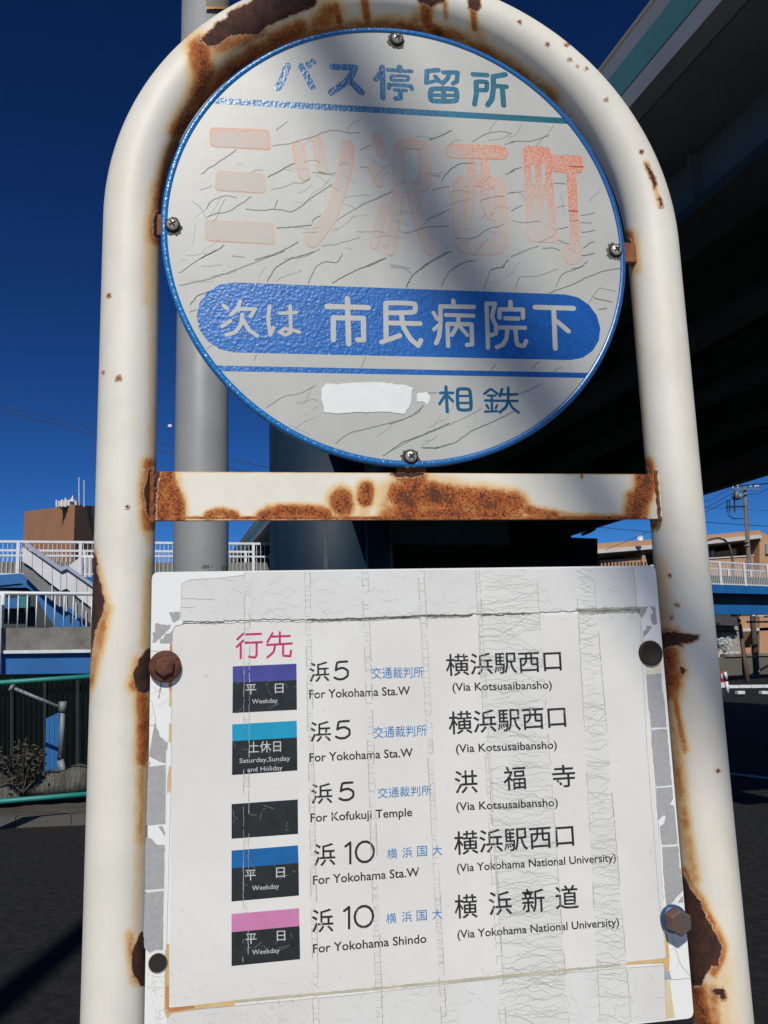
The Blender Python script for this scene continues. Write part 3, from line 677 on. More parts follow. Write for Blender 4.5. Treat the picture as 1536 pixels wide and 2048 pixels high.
traced += [(T6,[(150,182),(300,150),(430,105),(560,55),(690,5)]),(T6,[(150,118),(230,60),(340,0)]),(T6,[(205,280),(240,235),(300,212)]),(T6,[(810,170),(850,80),(900,60),(960,65),(985,20)]),(T6,[(600,160),(640,90),(720,45),(840,8)]),
 (T6,[(930,170),(1010,125),(1120,75),(1210,40)]),(T6,[(595,805),(680,750),(770,735),(850,690)]),(T6,[(950,990),(1020,935),(1150,905),(1290,870),(1370,835),(1400,795)]),(T6,[(1190,1055),(1290,985),(1420,935),(1536,885)]),
 (T6,[(1390,1010),(1460,1015),(1536,990)]),(T6,[(545,530),(535,565)]),(T6,[(1105,545),(1080,600)]),(T6,[(200,318),(240,305)]),(T6,[(290,505),(320,485)]),(T6,[(1310,190),(1340,130),(1440,60),(1536,10)]),
 (T7,[(0,95),(60,95),(120,130)]),(T7,[(90,205),(120,140),(220,60),(330,5)]),(T7,[(280,200),(320,120),(400,70),(470,55)]),(T7,[(515,215),(550,105),(620,95),(650,50)]),(T7,[(680,225),(710,145),(810,145),(920,105)]),
 (T7,[(870,235),(960,205),(1060,160),(1150,120),(1270,98)]),(T7,[(910,200),(940,130),(1060,90)]),(T7,[(1090,290),(1145,205),(1240,228)]),(T7,[(1120,265),(1220,285)]),(T7,[(1140,325),(1190,318)]),
 (T7,[(0,1105),(120,1040),(260,985),(400,925),(500,870)]),(T7,[(175,1085),(270,1085),(360,1055),(450,990),(560,945),(690,880)]),(T7,[(640,810),(740,780),(830,735)]),(T7,[(0,955),(130,905),(185,850)]),
 (T7,[(580,625),(550,665)]),(T7,[(820,610),(780,650)]),(T7,[(940,640),(900,665)]),(T7,[(205,785),(260,782)])]
def wiggle(P, amp, step=4):
    out = []
    for a, b in zip(P[:-1], P[1:]):
        a, b = np.array(a, float), np.array(b, float); n = max(1, int(np.linalg.norm(b-a)/step))
        for j in range(n): out.append(a+(b-a)*j/n+rng.normal(0, amp, 2))
    out.append(np.array(P[-1], float)); return out
for T_, P in traced: strokes('film_crack', [([tuple(p) for p in chaikin(wiggle(chaikin(Z(T_, P), it=2), .45, 4), it=1)], random.uniform(.5, 1.05))], (0,0,1), YD, M_CRACK, dface, cap=False, smooth=False, base=.0027, wmin=.00014)
hair = []
for _ in range(120):
    x, y = random.choice([(random.uniform(370, 1210), random.uniform(255, 575)), (random.uniform(560, 1130), random.uniform(770, 900)), (random.uniform(360, 1215), random.uniform(255, 575))])
    a = random.gauss(-.35, .35); L_ = random.uniform(12, 60); P = [(x, y)]
    for j in range(6):
        a += random.gauss(0, .25); x += math.cos(a)*L_/6; y += math.sin(a)*L_/6; P.append((x, y))
    if max(math.hypot((a_-790)/452, (b_-500)/428) for a_, b_ in P) > .95: continue
    hair.append((chaikin(P, it=2), random.uniform(.28, .55)))
M_HAIR = mat('hairline', (.29, .295, .28), .9)
stuff(strokes('hairline', hair, (0,0,1), YD, M_HAIR, dface, cap=False, smooth=False, base=.0025, wmin=.00014))

# screws, each on a ragged dark ring
def screw(px, py, parent, r=.0052):
    c = at(px, py, YD-.002); mb = MB()
    g = []
    for i in range(28):
        a = 2*math.pi*i/28; rr = r*random.uniform(1.35, 1.95); g.append((c[0]-.0006+rr*math.cos(a), YD-.0005, c[2]-.001+rr*math.sin(a)))
    mesh('grime_ring', g, [tuple(range(28))], M_RING, parent)
    V_, F_ = lathe([(r*1.28, .0022), (r*1.28, .0009), (r*.98, .0008)], 28, c[0], c[2], YD-.0025)
    washer = mesh('washer', V_, F_+[tuple(range(28))[::-1]], M_DARK, parent, True)
    V_, F_ = lathe([(r, .0006), (r*.98, -.0004), (r*.85, -.0014), (r*.6, -.0021), (r*.3, -.0025), (.0001, -.0026)], 28, c[0], c[2], YD-.0025)
    s = mesh('screw', V_, F_, M_STEEL, parent, True)
    for a in (.75+random.uniform(-.3, .3),):
        for k in (0, 1):
            t = a+k*math.pi/2; d = np.array([math.cos(t), math.sin(t)]); nn = np.array([-d[1], d[0]])
            V_ = [(c[0]+d[0]*u*r*.62+nn[0]*v*r*.17, YD-.00535-.00003*k, c[2]+d[1]*u*r*.58+nn[1]*v*r*.14) for u, v in ((-1,-1),(1,-1),(1,1),(-1,1))]
            mesh('cross_slot', V_, [(0,1,2,3)], M_DARK, s)
    return s
for p in ((794,77),(345,449),(1232,500),(822,913)): screw(p[0], p[1], sign)
# lugs that join the disc to the frame
M_LUG = rust_mat('lug_paint', (.6, .35, .25))
def lug(x0, x1, z0, z1):
    o = MB().box((x0, -.009, z0), (x1, -.004, z1)).build('mounting_lug', M_WELD, sign, bevel=.0008)
lug(-.229, -.205, 1.877, 1.897); lug(.206, .232, 1.873, 1.893)
MB().box((-.014, -.0095, 1.648), (.012, -.0035, 1.682)).build('mounting_lug', M_WELD, sign, bevel=.0008)

# ================================================================== route board
YR = -.0235
BX0, BX1 = at(303,1200,YR)[0], at(1388,2036,YR)[0]
BZ1 = (at(320,1143,YR)[2]+at(1300,1132,YR)[2])/2; BZ0 = at(1388,2036,YR)[2]
outl = rpoly([(BX0, BZ0), (BX1, BZ0), (BX1, BZ1), (BX0, BZ1)], .006, 6)
hc = at(316,1925,YR); hr = .0066
mb = MB()
mb.prism([(p[0], YR, p[1]) for p in outl], (0, .003, 0))
board = mb.build('route_board', M_BOARD, sign)
FULL = (0,0,1)
TI = (280,1120,6.825); TJ = (280,1400,6.825); TK = (270,1700,5.885); TL = (1230,1120,6.83); TM = (1260,1400,5.852); TN = (1230,1740,6.65)
# sheets
polys('tape_sheet', [[(363,1168),(378,1160),(400,1158),(440,1156),(490,1150),(494,1144.5),(1267,1135),(1274,1214),(1150,1222),(800,1236),(420,1243),(363,1240)]], FULL, YR, M_STRIP, board, base=.0001)
polys('route_paper', [rpoly([(345,1250),(1276,1226),(1284,1236),(1333,1916),(339,2013)], 10)], FULL, YR, M_PAPER, board, base=.0004)
polys('lower_sheet', [[(333,2024),(700,1990),(1000,1955),(1326,1930),(1332,2041),(333,2100)]], FULL, YR, M_STRIP, board, base=.00012)
# grey residue blocks of the edge tape
greyL = [(TI,[(400,710),(440,710),(460,722),(475,705),(552,706),(545,800),(480,850),(445,850)]),(TI,[(205,870),(235,858),(290,880),(370,890),(420,880),(408,935),(300,1040),(205,1130),(165,1128),(182,1050),(168,990),(205,985)]),
 (TI,[(345,1005),(400,1000),(445,960),(450,1120),(415,1140),(268,1140),(275,1080),(320,1070)]),(TI,[(285,1650),(305,1720),(285,1780),(268,1885),(245,1890),(262,1780)]),
 (TJ,[(203,300),(225,370),(258,430),(268,490),(335,550),(380,580),(370,700),(355,860),(330,862),(225,820),(118,768)]),(TJ,[(108,835),(140,850),(150,878),(105,885)]),(TJ,[(112,900),(360,880),(355,1300),(345,1695),(95,1712),(85,1690)]),
 (TJ,[(250,1725),(310,1722),(340,1800),(340,1880),(300,1800)]),(TJ,[(80,1880),(100,1870),(170,1900),(210,1960),(345,2040),(345,2060),(70,2060)]),
 (TK,[(120,-60),(350,-60),(345,455),(118,480)]),(TK,[(115,505),(340,482),(330,1175),(240,1180),(170,1215),(110,1150),(100,1000)])]
greyR = [(TL,[(297,645),(448,645),(420,715),(390,760),(360,810),(345,810),(325,760),(300,700)]),(TL,[(487,645),(550,645),(575,870),(540,890),(512,880),(478,780),(500,770),(478,735),(525,728)]),(TL,[(425,890),(445,902),(492,900),(500,925),(470,965),(430,1020),(375,1080),(385,1010),(392,970),(430,935)]),
 (TL,[(425,1565),(635,1545),(640,1700),(690,2060),(455,2060)]),(TM,[(212,-20),(403,-20),(430,325),(245,330)]),(TM,[(248,350),(432,340),(493,1000),(305,1015),(270,700),(250,500)]),
 (TM,[(305,1035),(495,1020),(505,1150),(470,1225),(518,1235),(560,1690),(375,1705),(355,1600),(340,1480),(395,1450),(418,1370),(400,1350),(325,1410)]),(TM,[(375,1725),(565,1712),(590,2060),(390,2060)]),
 (TN,[(638,-20),(880,-20),(903,280),(830,350),(740,460),(685,480),(665,300)]),(TN,[(880,360),(905,350),(910,430),(835,440)]),(TN,[(650,1350),(722,1330),(752,1455),(655,1460)])]
for T_, P in greyL+greyR: polys('tape_residue', [P], T_, YR, M_GREY, board, base=.00025, jag=.35)
# rust seepage round the paper
polys('rust_seep', [Z(TI,[(410,1135),(462,1140),(460,1290),(400,1275)]), Z(TI,[(385,1640),(455,1640),(447,1800),(402,1800)])], FULL, YR, M_ORG, board, base=.00018)
polys('rust_seep', [[(338,1445),(345,1450),(343,1485),(337,1485)],Z(TJ,[(395,900),(432,900),(425,1240),(370,1280),(370,1100)]),Z(TI,[(400,1780),(450,1780),(440,2000),(392,2000)])], FULL, YR, M_TAN, board, base=.00018)
polys('rust_seep', [Z(TK,[(355,1110),(404,1110),(404,1860),(1177,1768),(1177,1835),(700,1885),(430,1925),(405,1960),(385,1990),(360,1950),(345,1880),(350,1500)])], FULL, YR, M_TAN, board, base=.0002)
polys('rust_seep', [Z(TK,[(356,1600),(398,1600),(400,1855),(700,1830),(700,1862),(420,1905),(365,1870)])], FULL, YR, M_ORG, board, base=.00022)
polys('rust_seep', [Z(TN,[(0,1215),(400,1170),(660,1150),(668,1150),(640,800),(700,870),(725,1150),(722,1320),(655,1350),(640,1245),(300,1255),(0,1285)])], FULL, YR, M_TAN, board, base=.0002)
polys('rust_seep', [Z(TN,[(655,1470),(725,1470),(745,1600),(770,1800),(800,1960),(690,1985),(665,1700)])], FULL, YR, mat('pale_yellow_seep', (.58,.43,.15), .6, col2=(.63,.6,.5), vscale=12), board, base=.00018)
polys('rust_seep', [Z(TL,[(430,1430),(620,1350),(632,1540),(430,1560)])], FULL, YR, mat('cream_seep', (.60,.53,.33), .6, col2=(.62,.6,.5), vscale=18), board, base=.00018)
polys('rust_seep', [[(470,2000),(700,1979),(1000,1950),(1240,1927),(1240,1932),(1000,1956),(700,1985),(470,2006)]], FULL, YR, mat('olive_grime_strip', (.50,.45,.32), .8, col2=(.36,.35,.27), vscale=60), board, base=.00095, jag=.4)
# cracked tape columns
M_TAPE = mat('old_clear_tape', (.635, .635, .61), .38, var=.03, vscale=30)
bands = [((489,500),(486,496),1143,1935),((609,620),(627,638),1142,2048),((724,736),(753,765),1141,2048),((836,848),(883,893),1140,2048),((950,958),(1000,1012),1139,2048),((950,1072),(1012,1138),1139,2046),((1151,1186),(1200,1262),1137,2043)]
cr, ed, fills = [], [], []
for (a0, a1), (b0, b1), y0, y1 in bands:
    wide = a1-a0 > 20
    if a1-a0 > 8: fills.append([(a0,y0),(a1,y0),(b1,y1),(b0,y1)])
    for e0, e1 in ((a0, b0), (a1, b1)):
        y = y0
        while y < y1:
            yy = min(y1, y+random.uniform(6, 60)); t0, t1 = (y-y0)/(y1-y0), (yy-y0)/(y1-y0)
            if random.random() < .72: ed.append((wiggle([(e0+(e1-e0)*t0, max(y, y0+1.5)), (e0+(e1-e0)*t1, yy)], .45, 4), random.uniform(.5, 1.5)))
            y = yy+random.uniform(0, 6)
    y = y0+4
    while y < y1-6:
        t = (y-y0)/(y1-y0); xa, xb = a0+(b0-a0)*t, a1+(b1-a1)*t
        if wide:
            u0, u1 = (0, 1) if random.random() < .35 else sorted((random.random(), random.random()))
            if u1-u0 > .12:
                X0, X1 = xa+(xb-xa)*u0, xa+(xb-xa)*u1; n = max(3, int((X1-X0)/9)); P = []; z = y; sl = random.gauss(0, .10)
                for j in range(n+1): P.append((X0+(X1-X0)*j/n, z)); z += random.gauss(sl, .22)*(X1-X0)/n*1.6
                cr.append((P, random.uniform(.3, .75)))
            y += abs(random.gauss(1.6, 2.5))+.7 if xb-xa > 80 else abs(random.gauss(2.2, 3))+.8
        else:
            if random.random() < .8: cr.append(([(xa, y), ((xa+xb)/2, y+random.gauss(0, 2)), (xb, y+random.gauss(0, 2))], random.uniform(.3, .8)))
            y += random.uniform(3, 16)
polys('clear_tape', fills, FULL, YR, M_TAPE, board, base=.0005)
stuff(strokes('tape_crack', cr, FULL, YR, mat('fine_tape_crack', (.31, .31, .295), .9), board, cap=False, smooth=False, base=.0007, step=.0000012, wmin=.00015))
stuff(strokes('tape_crack', ed, FULL, YR, M_TAPECR, board, cap=False, smooth=False, base=.0022, wmin=.00015))
M_SEAM = mat('grimy_seam', (.30,.30,.265), .9, var=.4, vscale=120)
# torn seam under the top tape, sheet edges and crazing
seam = [(365,1242),(420,1244),(500,1240),(560,1239),(612,1240),(700,1238),(760,1236),(820,1232),(900,1232),(960,1228),(1060,1226),(1150,1222),(1280,1220)]
for P_ in ([(612,1240),(700,1237),(760,1234),(850,1229),(940,1230),(940,1235),(880,1237),(800,1237),(700,1242),(620,1243)],[(960,1222),(1060,1218),(1062,1226),(960,1233)],[(1150,1217),(1280,1213),(1280,1226),(1160,1228)]): polys('torn_seam', [P_], FULL, YR, M_SEAM, board, base=.00055, jag=.7)
stuff(strokes('torn_seam', [(wiggle(seam, .8, 5), 1.8), (wiggle([(x, y+4) for x, y in seam[:8]], .8, 5), 1.0), (wiggle([(612,1240),(760,1236),(870,1231),(945,1231)], .7, 5), 3.2),(wiggle([(960,1231),(1062,1227)], .9, 5), 3),(wiggle([(345,1262),(352,1252),(370,1247),(450,1245)], .4, 5), .9)], FULL, YR, M_TAPEDK, board, cap=False, smooth=False, base=.0008))
edges = [[(363,1168),(378,1160),(400,1158),(440,1156),(490,1150)],[(363,1168),(362,1240)],[(1267,1135),(1274,1214)],[(1274,1214),(1310,1213)],[(345,1262),(341,1600),(331,1985)],[(1286,1260),(1306,1500),(1326,1800)],[(1280,1240),(1294,1500),(1318,1800),(1333,1916)],
 [(333,2024),(700,1990),(1000,1956),(1326,1930)],[(1328,1930),(1333,2040)],[(1333,1960),(1382,1956)],[(1345,1875),(1356,1915),(1362,1930),(1380,1952)],[(300,1450),(312,1450)],[(303,1400),(310,1430),(312,1460)],[(302,1302),(315,1303),(325,1310)],[(362,1197),(428,1199)],[(363,1215),(390,1214)]]
strokes('sheet_edge', [(wiggle(e, .3, 6), .8) for e in edges], FULL, YR, M_TAPECR, board, cap=False, smooth=False, base=.00085)
craze = []
for reg, n_ in (((363,1265,1222,1240), 60), ((336,1320,1985,2045), 110), ((365,1262,1150,1220), 70), ((292,330,1930,2045), 26), ((345,1325,1940,2000), 60), ((1335,1378,1880,1950), 6), ((300,325,1340,1440), 6)):
    for _ in range(n_):
        x, y = random.uniform(reg[0], reg[1]), random.uniform(reg[2], reg[3])
        if reg[2] > 1940 and reg[1] > 1300 and y < 2024-(x-333)*.095+6: continue
        a = random.gauss(0, .35 if reg[2] < 1300 else .9); L_ = random.uniform(6, 38); P = [(x, y)]
        for j in range(4):
            a += random.gauss(0, .3); x += math.cos(a)*L_/4; y += math.sin(a)*L_/4; P.append((x, y))
        if min(p_[1] for p_ in P) < 1147 or max(p_[0] for p_ in P) > 1376: continue
        craze.append((P, random.uniform(.25, .6)))
stuff(strokes('hairline_crack', craze, FULL, YR, mat('pale_hairline', (.42,.42,.41), .9), board, cap=False, smooth=False, base=.0006, step=.000001, wmin=.00017))

strokes('white_tape_edge', [([(333,1500),(331,1900)], 2),([(1318,1640),(1324,1780)], 2.2),([(1297,1457),(1334,1456)], 2.4),([(1312,1575),(1345,1572)], 2.8),([(1323,1692),(1357,1690)], 2.8),([(290,1782),(330,1779)], 3.2),([(300,1532),(332,1528)], 3)], FULL, YR, M_WHITE, board, cap=False, smooth=False, base=.0009)

# printed rows
Y = YR-.00014
def q(T_, a): return [Z(T_, a)]
TP = (440,1240,4.096); TQ = (260,1550,2.56)
def label_block(name_top, top, m_top, blk):
    if m_top: polys(name_top, q(*top), FULL, Y, m_top, board, base=.00015)
    polys('label_block', q(*blk), FULL, Y, M_BOX, board, base=.00015)
label_block('label_stripe', (TP, [(104,380),(626,358),(628,492),(104,512)]), M_LAB1, (TP, [(104,512),(628,492),(630,735),(102,762)]))
label_block('label_stripe', (TP, [(100,855),(628,825),(631,962),(100,992)]), M_LAB2, (TP, [(100,992),(631,962),(634,1232),(98,1270)]))
label_block('label_stripe', (TP, [(96,1372),(636,1340),(637,1470),(95,1508)]), M_FAINT, (TP, [(95,1508),(637,1470),(640,1752),(95,1792)]))
label_block('label_stripe', (TQ, [(520,387),(860,360),(863,450),(520,478)]), M_LAB3, (TQ, [(520,478),(863,450),(865,617),(520,648)]))
label_block('label_stripe', (TQ, [(520,712),(865,682),(868,773),(520,805)]), M_LAB4, (TQ, [(520,805),(868,773),(871,943),(520,978)]))
scr = []
for cy in (1390,1520,1640,1760,1880):
    for _ in range(9):
        x, y = random.uniform(468, 588), cy+random.uniform(-30, 26); a = random.uniform(0, 6.3); L_ = random.uniform(5, 28)
        scr.append(([(x, y), (max(466, min(592, x+math.cos(a)*L_)), y+math.sin(a)*L_*.6)], random.uniform(.3, .7)))
stuff(strokes('label_scratch', scr, FULL, Y, mat('scratch', (.20,.21,.21), .6), board, cap=False, smooth=False, base=.0008))
strokes('lettering', [([(190,112),(142,158)],17),([(190,168),(137,220)],17),([(170,200),(170,312)],17),([(215,118),(335,113)],17),([(208,187),(343,181)],17),([(300,187),(300,288),(285,308),(237,300)],17)], TP, Y, M_MAG, board)
strokes('lettering', [([(430,108),(388,182)],17),([(425,136),(572,131)],17),([(490,100),(490,195)],17),([(385,204),(588,192)],17),([(452,204),(440,262),(388,306)],17),([(517,200),(517,292),(575,296),(582,250)],17)], TP, Y, M_MAG, board)
def digit(ch, x0, y0, x1, y1):
    w_, h_ = x1-x0, y1-y0
    def q_(P): return [(x0+a*w_, y0+b*h_-.06*a*w_) for a, b in P]
    if ch == '5': it = [(q_([(.88,.04),(.2,.04),(.12,.47),(.3,.39),(.62,.36),(.94,.52),(.94,.8),(.66,.96),(.3,.97),(.03,.86)]), 4.2)]
    else:
        ov = [(.68+.3*math.cos(t), .5+.47*math.sin(t)) for t in np.linspace(0, 2*math.pi, 14, endpoint=False)]
        it = [(q_([(.04,.2),(.2,.04)]), 4.2), (q_([(.2,.04),(.2,.98)]), 4.2), (q_(ov), 4.2, True)]
    strokes('lettering', it, FULL, Y, M_PRINT, board, smooth=ch == '5', base=.00045)
def g(ch, x0, y0, x1, y1, m=M_PRINT, sl=-.06, off=.008):   # one glyph run by its box
    if m is M_BLUEP: off = .001
    if ch in ('5', '10'): return digit(ch, x0, y0, x1, y1)
    text(ch, (x0, y1), (x1, y1+sl*(x1-x0)), (y1-y0), Y, m, board, off=off)
def lat(s_, a, b, cap, m=M_PRINT, off=.012): text(s_, a, b, cap, Y, m, board, cap=True, off=off)
g('浜',618.6,1325,659,1365); g('5',668,1323,697.5,1360.5,off=0); g('交通裁判所',743.6,1335,847,1358,M_BLUEP,-.025); lat('For Yokohama Sta.W',(618.6,1397),(820.5,1389),16.5)
g('横浜駅西口',892.5,1309,1124,1353,sl=-.045); lat('(Via Kotsusaibansho)',(905,1382),(1104,1377),15.5)
g('浜',620.5,1444,662,1485); g('5',671,1442,701,1478.5,off=0); g('交通裁判所',747.5,1454,853,1477,M_BLUEP,-.05); lat('For Yokohama Sta.W',(619,1523.5),(826,1513),16.5)
g('横浜駅西口',898,1424,1133,1470,sl=-.062); lat('(Via Kotsusaibansho)',(912,1505),(1114,1497),15.5)
g('浜',622.5,1568,665,1609); g('5',678,1565,708.4,1602,off=0); g('交通裁判所',755.5,1576,863.5,1597,M_BLUEP,-.06); lat('For Kofukuji Temple',(621,1644),(824.5,1632),16.5)
g('洪',910,1542,956,1588); g('福',1008,1534,1053,1581); g('寺',1106,1531,1152,1576); lat('(Via Kotsusaibansho)',(912.6,1621),(1116,1612),15.5)
g('浜',628,1688,671,1733); g('10',688.5,1684,749,1728,off=0)
for c_, x, y in (('横',774.5,1697.6),('浜',805,1695),('国',834.5,1692.6),('大',864.7,1690.5)): g(c_, x, y, x+20, y+21, M_BLUEP)
lat('For Yokohama Sta.W',(626,1769),(839,1752),17); g('横浜駅西口',908.8,1664,1149,1711,sl=-.075); lat('(Via Yokohama National University)',(914,1744),(1232,1722),15.5)
g('浜',624,1819,667,1866); g('10',685.8,1813,747.5,1858,off=0)
for c_, x, y in (('横',772.5,1826.6),('浜',804,1823.5),('国',833.5,1821),('大',864.7,1818)): g(c_, x, y, x+20.5, y+21, M_BLUEP)
lat('For Yokohama Shindo',(626,1906),(853,1885),17)
for c_, x, y in (('横',910,1790),('浜',978.7,1784),('新',1045,1778),('道',1112,1771.5)): g(c_, x, y, x+46, y+48)
lat('(Via Yokohama National University)',(915,1877),(1238.4,1851),15.5)
def gw(ch, T_, a, b, c_, d, off=.003):
    (x0, y0), (x1, y1) = Z(T_, [(a, b), (c_, d)]); text(ch, (x0, y1), (x1, y1-.04*(x1-x0)), y1-y0, Y-.00004, M_LABW, board, off=off)
def lw(s_, T_, a, b, cap):
    (p0, p1) = Z(T_, [a, b]); text(s_, p0, p1, cap, Y-.00004, M_LABW, board, cap=True, off=0)
gw('平',TP,210,528,297,612); gw('日',TP,450,522,520,600); lw('Weekday',TP,(262,686),(472,676),9)
gw('土休日',TP,232,997,500,1090); lw('Saturday,Sunday',TP,(160,1172),(575,1150),9); lw('and Holiday',TP,(225,1244),(512,1228),9)
gw('平',TQ,590,487,645,540); gw('日',TQ,748,474,793,526); lw('Weekday',TQ,(625,592),(763,580),9.5)
gw('平',TQ,592,813,648,866); gw('日',TQ,752,798,795,850); lw('Weekday',TQ,(625,920),(767,908),9.5)

# bolts of the board
M_RUSTB = mat('rusted_bolt', (.045, .013, .007), .75, bump=.0014, bscale=260, col2=(.13, .036, .014), vscale=140)
M_ZINC = mat('dull_zinc', (.07, .075, .075), .6, metal=.2, bump=.0008, bscale=300, col2=(.16, .05, .02), vscale=70)
M_WASH = mat('blue_washer', (.01, .05, .16), .4)
def bolt(px, py, r, m, tilt=0, hexr=.7, name='bolt', washer=M_RUSTB, hh=.009):
    c = at(px, py, YR-.004)
    V_, F_ = lathe([(r, .0035), (r*1.02, 0), (r*.97, -.0012), (r*.8, -.0016), (.0005, -.0017)], 36, 0, 0, 0)
    wv = [(c[0]+v[0], c[1]+v[1], c[2]+v[2]) for v in V_]; mesh('washer', wv, F_, washer, sign, True)
    mb = MB(); V_ = []
    for y_, k in ((-.001, 1), (-hh*.8, 1), (-hh, .86)):
        for i in range(6):
            a = math.pi/3*i+.3+tilt; V_.append((c[0]+r*hexr*k*math.cos(a), c[1]+y_, c[2]+r*hexr*k*math.sin(a)))
    F_ = [(k*6+i, k*6+(i+1) % 6, k*6+6+(i+1) % 6, k*6+6+i) for k in range(2) for i in range(6)]+[tuple(range(12, 18))]
    mb.add(V_, F_); return mb.build(name, m, sign, bevel=.0006)
bolt(330,1333,.0124,M_RUSTB,.1,.66,hh=.006)
bolt(1349,1839,.0110,M_ZINC,.2,.98,washer=M_WASH,hh=.012)
# dark domed nut at the upper right and a flat dark disc painted as a hole at the lower left
M_BLACK = mat('shadow_black_nut', (.018, .009, .006), .8, bump=.001, bscale=200)  # dark nut; the shadow over it is put into the colour too
c = at(1301,1306,YR-.001); V_, F_ = lathe([(.0108,.001),(.0108,-.001),(.0098,-.002),(.0085,-.0014),(.006,.0002),(.0003,.0006)],36,c[0],c[2],YR-.0012)
mesh('bolt_cap', V_, F_, M_BLACK, sign, True)
V_, F_ = lathe([(.0070,-.0003),(.0066,-.0007),(.0064,-.0005)],32,hc[0],hc[2],YR-.0008); mesh('hole_rim', V_, F_, M_RING, board, True)
V_ = [(hc[0]+.0065*math.cos(a), YR-.0010, hc[2]+.0065*math.sin(a)) for a in np.linspace(0, 2*math.pi, 32, endpoint=False)]
mesh('painted_hole', V_, [tuple(range(32))], M_DARK, board)  # flat disc; the hole's inner shade is put into its colour
# brackets behind the board
for (px_, py_, s_) in ((325,1333,-1),(1302,1306,1),(1349,1839,1),(316,1925,-1)):
    c = at(px_, py_, YR); a, b = c[0]-.009, c[0]+.009
    MB().box((a, -.012, c[2]-.012), (b, -.007, c[2]+.012)).bar((c[0], YR+.003, c[2]), (c[0], -.006, c[2]), .004).build('bracket', M_WELD, sign)

# ================================================================== BACKGROUND
def hz(px): return 1341.3-px*(46.9/1536)
def depthY(px, py, D):
    """point on the ray at forward distance D"""
    d = ray(px, py); k = math.hypot(d[0], d[1]); return CAM+d*(D/k)
M_ASPH = mat('asphalt', (.010, .010, .0102), .85, bump=.006, bscale=60, col2=(.024, .024, .0242), vscale=16, detail=10, spec=.15)
M_CONC = mat('weathered_concrete', (.10, .098, .088), .85, bump=.01, bscale=20, col2=(.20, .195, .175), vscale=2.2)
M_CONC2 = mat('concrete_dark', (.035, .031, .025), .9, bump=.02, bscale=9, col2=(.085, .074, .06), vscale=3)
M_WP = mat('white_rail_paint', (.62, .64, .66), .45, var=.1, vscale=6)
M_WPAN = mat('white_stair_panel', (.56, .56, .58), .55, var=.08, vscale=1.5)
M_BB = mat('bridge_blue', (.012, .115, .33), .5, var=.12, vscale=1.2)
M_BBD = mat('bridge_blue_painted_shade', (.010, .09, .27), .5, var=.1, vscale=1)  # darker copy of the bridge blue, far-side shade put into the colour
M_GREYP = mat('grey_pole_paint', (.245, .25, .252), .5, bump=.0006, bscale=40, var=.08, vscale=3)
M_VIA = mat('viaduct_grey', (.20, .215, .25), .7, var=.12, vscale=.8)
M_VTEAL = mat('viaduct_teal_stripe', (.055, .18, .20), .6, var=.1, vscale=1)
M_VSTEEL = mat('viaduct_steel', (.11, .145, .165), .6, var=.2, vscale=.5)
M_VDARK = mat('shade_dark_steel', (.028, .040, .043), .8, var=.3, vscale=.6)  # darker steel copy: underside and recess shade put into its colour
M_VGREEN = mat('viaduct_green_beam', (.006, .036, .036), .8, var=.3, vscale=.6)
M_BRICK = mat('brown_render', (.40, .19, .10), .85, bump=.02, bscale=3, var=.07, vscale=.5)
M_BEIGE = mat('orange_beige_tile', (.42, .235, .125), .8, var=.08, vscale=.6)
M_EAVE = mat('eave_white', (.5, .47, .45), .6, var=.06, vscale=1)
M_WIN = mat('window_glass', (.02, .03, .04), .1)
M_SHADE = mat('balcony_shade_dark_roof', (.05, .045, .05), .8)  # balcony recess shade painted as a dark wall; also the dark house roof
M_TEALR = mat('teal_rail_paint', (.012, .20, .175), .5, var=.1, vscale=5)
M_DKGREEN = mat('dark_green_shade', (.0012, .0042, .0036), .9, spec=.1, var=.4, vscale=1)  # near-black green: shade under the landing put into the wall colour
M_WIRE = mat('wire_black', (.012, .014, .02), .6)
M_WOODP = mat('pole_concrete', (.13, .11, .09), .85, var=.2, vscale=4)
M_LINE = mat('road_paint', (.55, .55, .54), .7, var=.2, vscale=20)

# ground and road
gp = MB(); gp.add([(-600,-300,GZ),(900,-300,GZ),(900,1200,GZ),(-600,1200,GZ)], [(0,1,2,3)])
struct(gp.build('road', M_ASPH))
def strip(name, a, b, wd, m, z):
    a, b = np.array(a), np.array(b); d = (b-a)/np.linalg.norm(b-a); nn = np.array([-d[1], d[0], 0])*wd/2
    V_ = [a-nn, b-nn, b+nn, a+nn]; V_ = [(v[0], v[1], z) for v in V_]; return struct(mesh(name, V_, [(0,1,2,3)], m))
l0, l1 = at_z(1380,1537,GZ), at_z(1640,1570,GZ); strip('road_marking', l0, l1, .16, M_LINE, GZ+.004)
# footway with kerb at the left
kl, kr = at_z(-120,1662,GZ), at_z(420,1640,GZ)
kd = (kr-kl)/np.linalg.norm(kr-kl); kn = np.array([-kd[1], kd[0], 0.])
ext0, ext1 = kl-kd*25, kr+kd*3
def pave(name, off0, off1, h, m):
    P = [ext0+kn*off0, ext1+kn*off0, ext1+kn*off1, ext0+kn*off1]; P = [(p[0], p[1], GZ-.02) for p in P]
    return struct(MB().prism(P, (0, 0, h+.02)).build(name, m))
nk = int(np.linalg.norm(ext1-ext0)/.6)
M_KERB = mat('kerb_stone', (.075,.07,.062), .85, bump=.006, bscale=30, var=.15, vscale=3)
kerb = MB().prism([tuple((ext0+kn*.02)*[1,1,0]+[0,0,GZ-.02]), tuple((ext1+kn*.02)*[1,1,0]+[0,0,GZ-.02]), tuple((ext1+kn*.15)*[1,1,0]+[0,0,GZ-.02]), tuple((ext0+kn*.15)*[1,1,0]+[0,0,GZ-.02])], (0,0,.10)).build('kerb', M_KERB); struct(kerb)
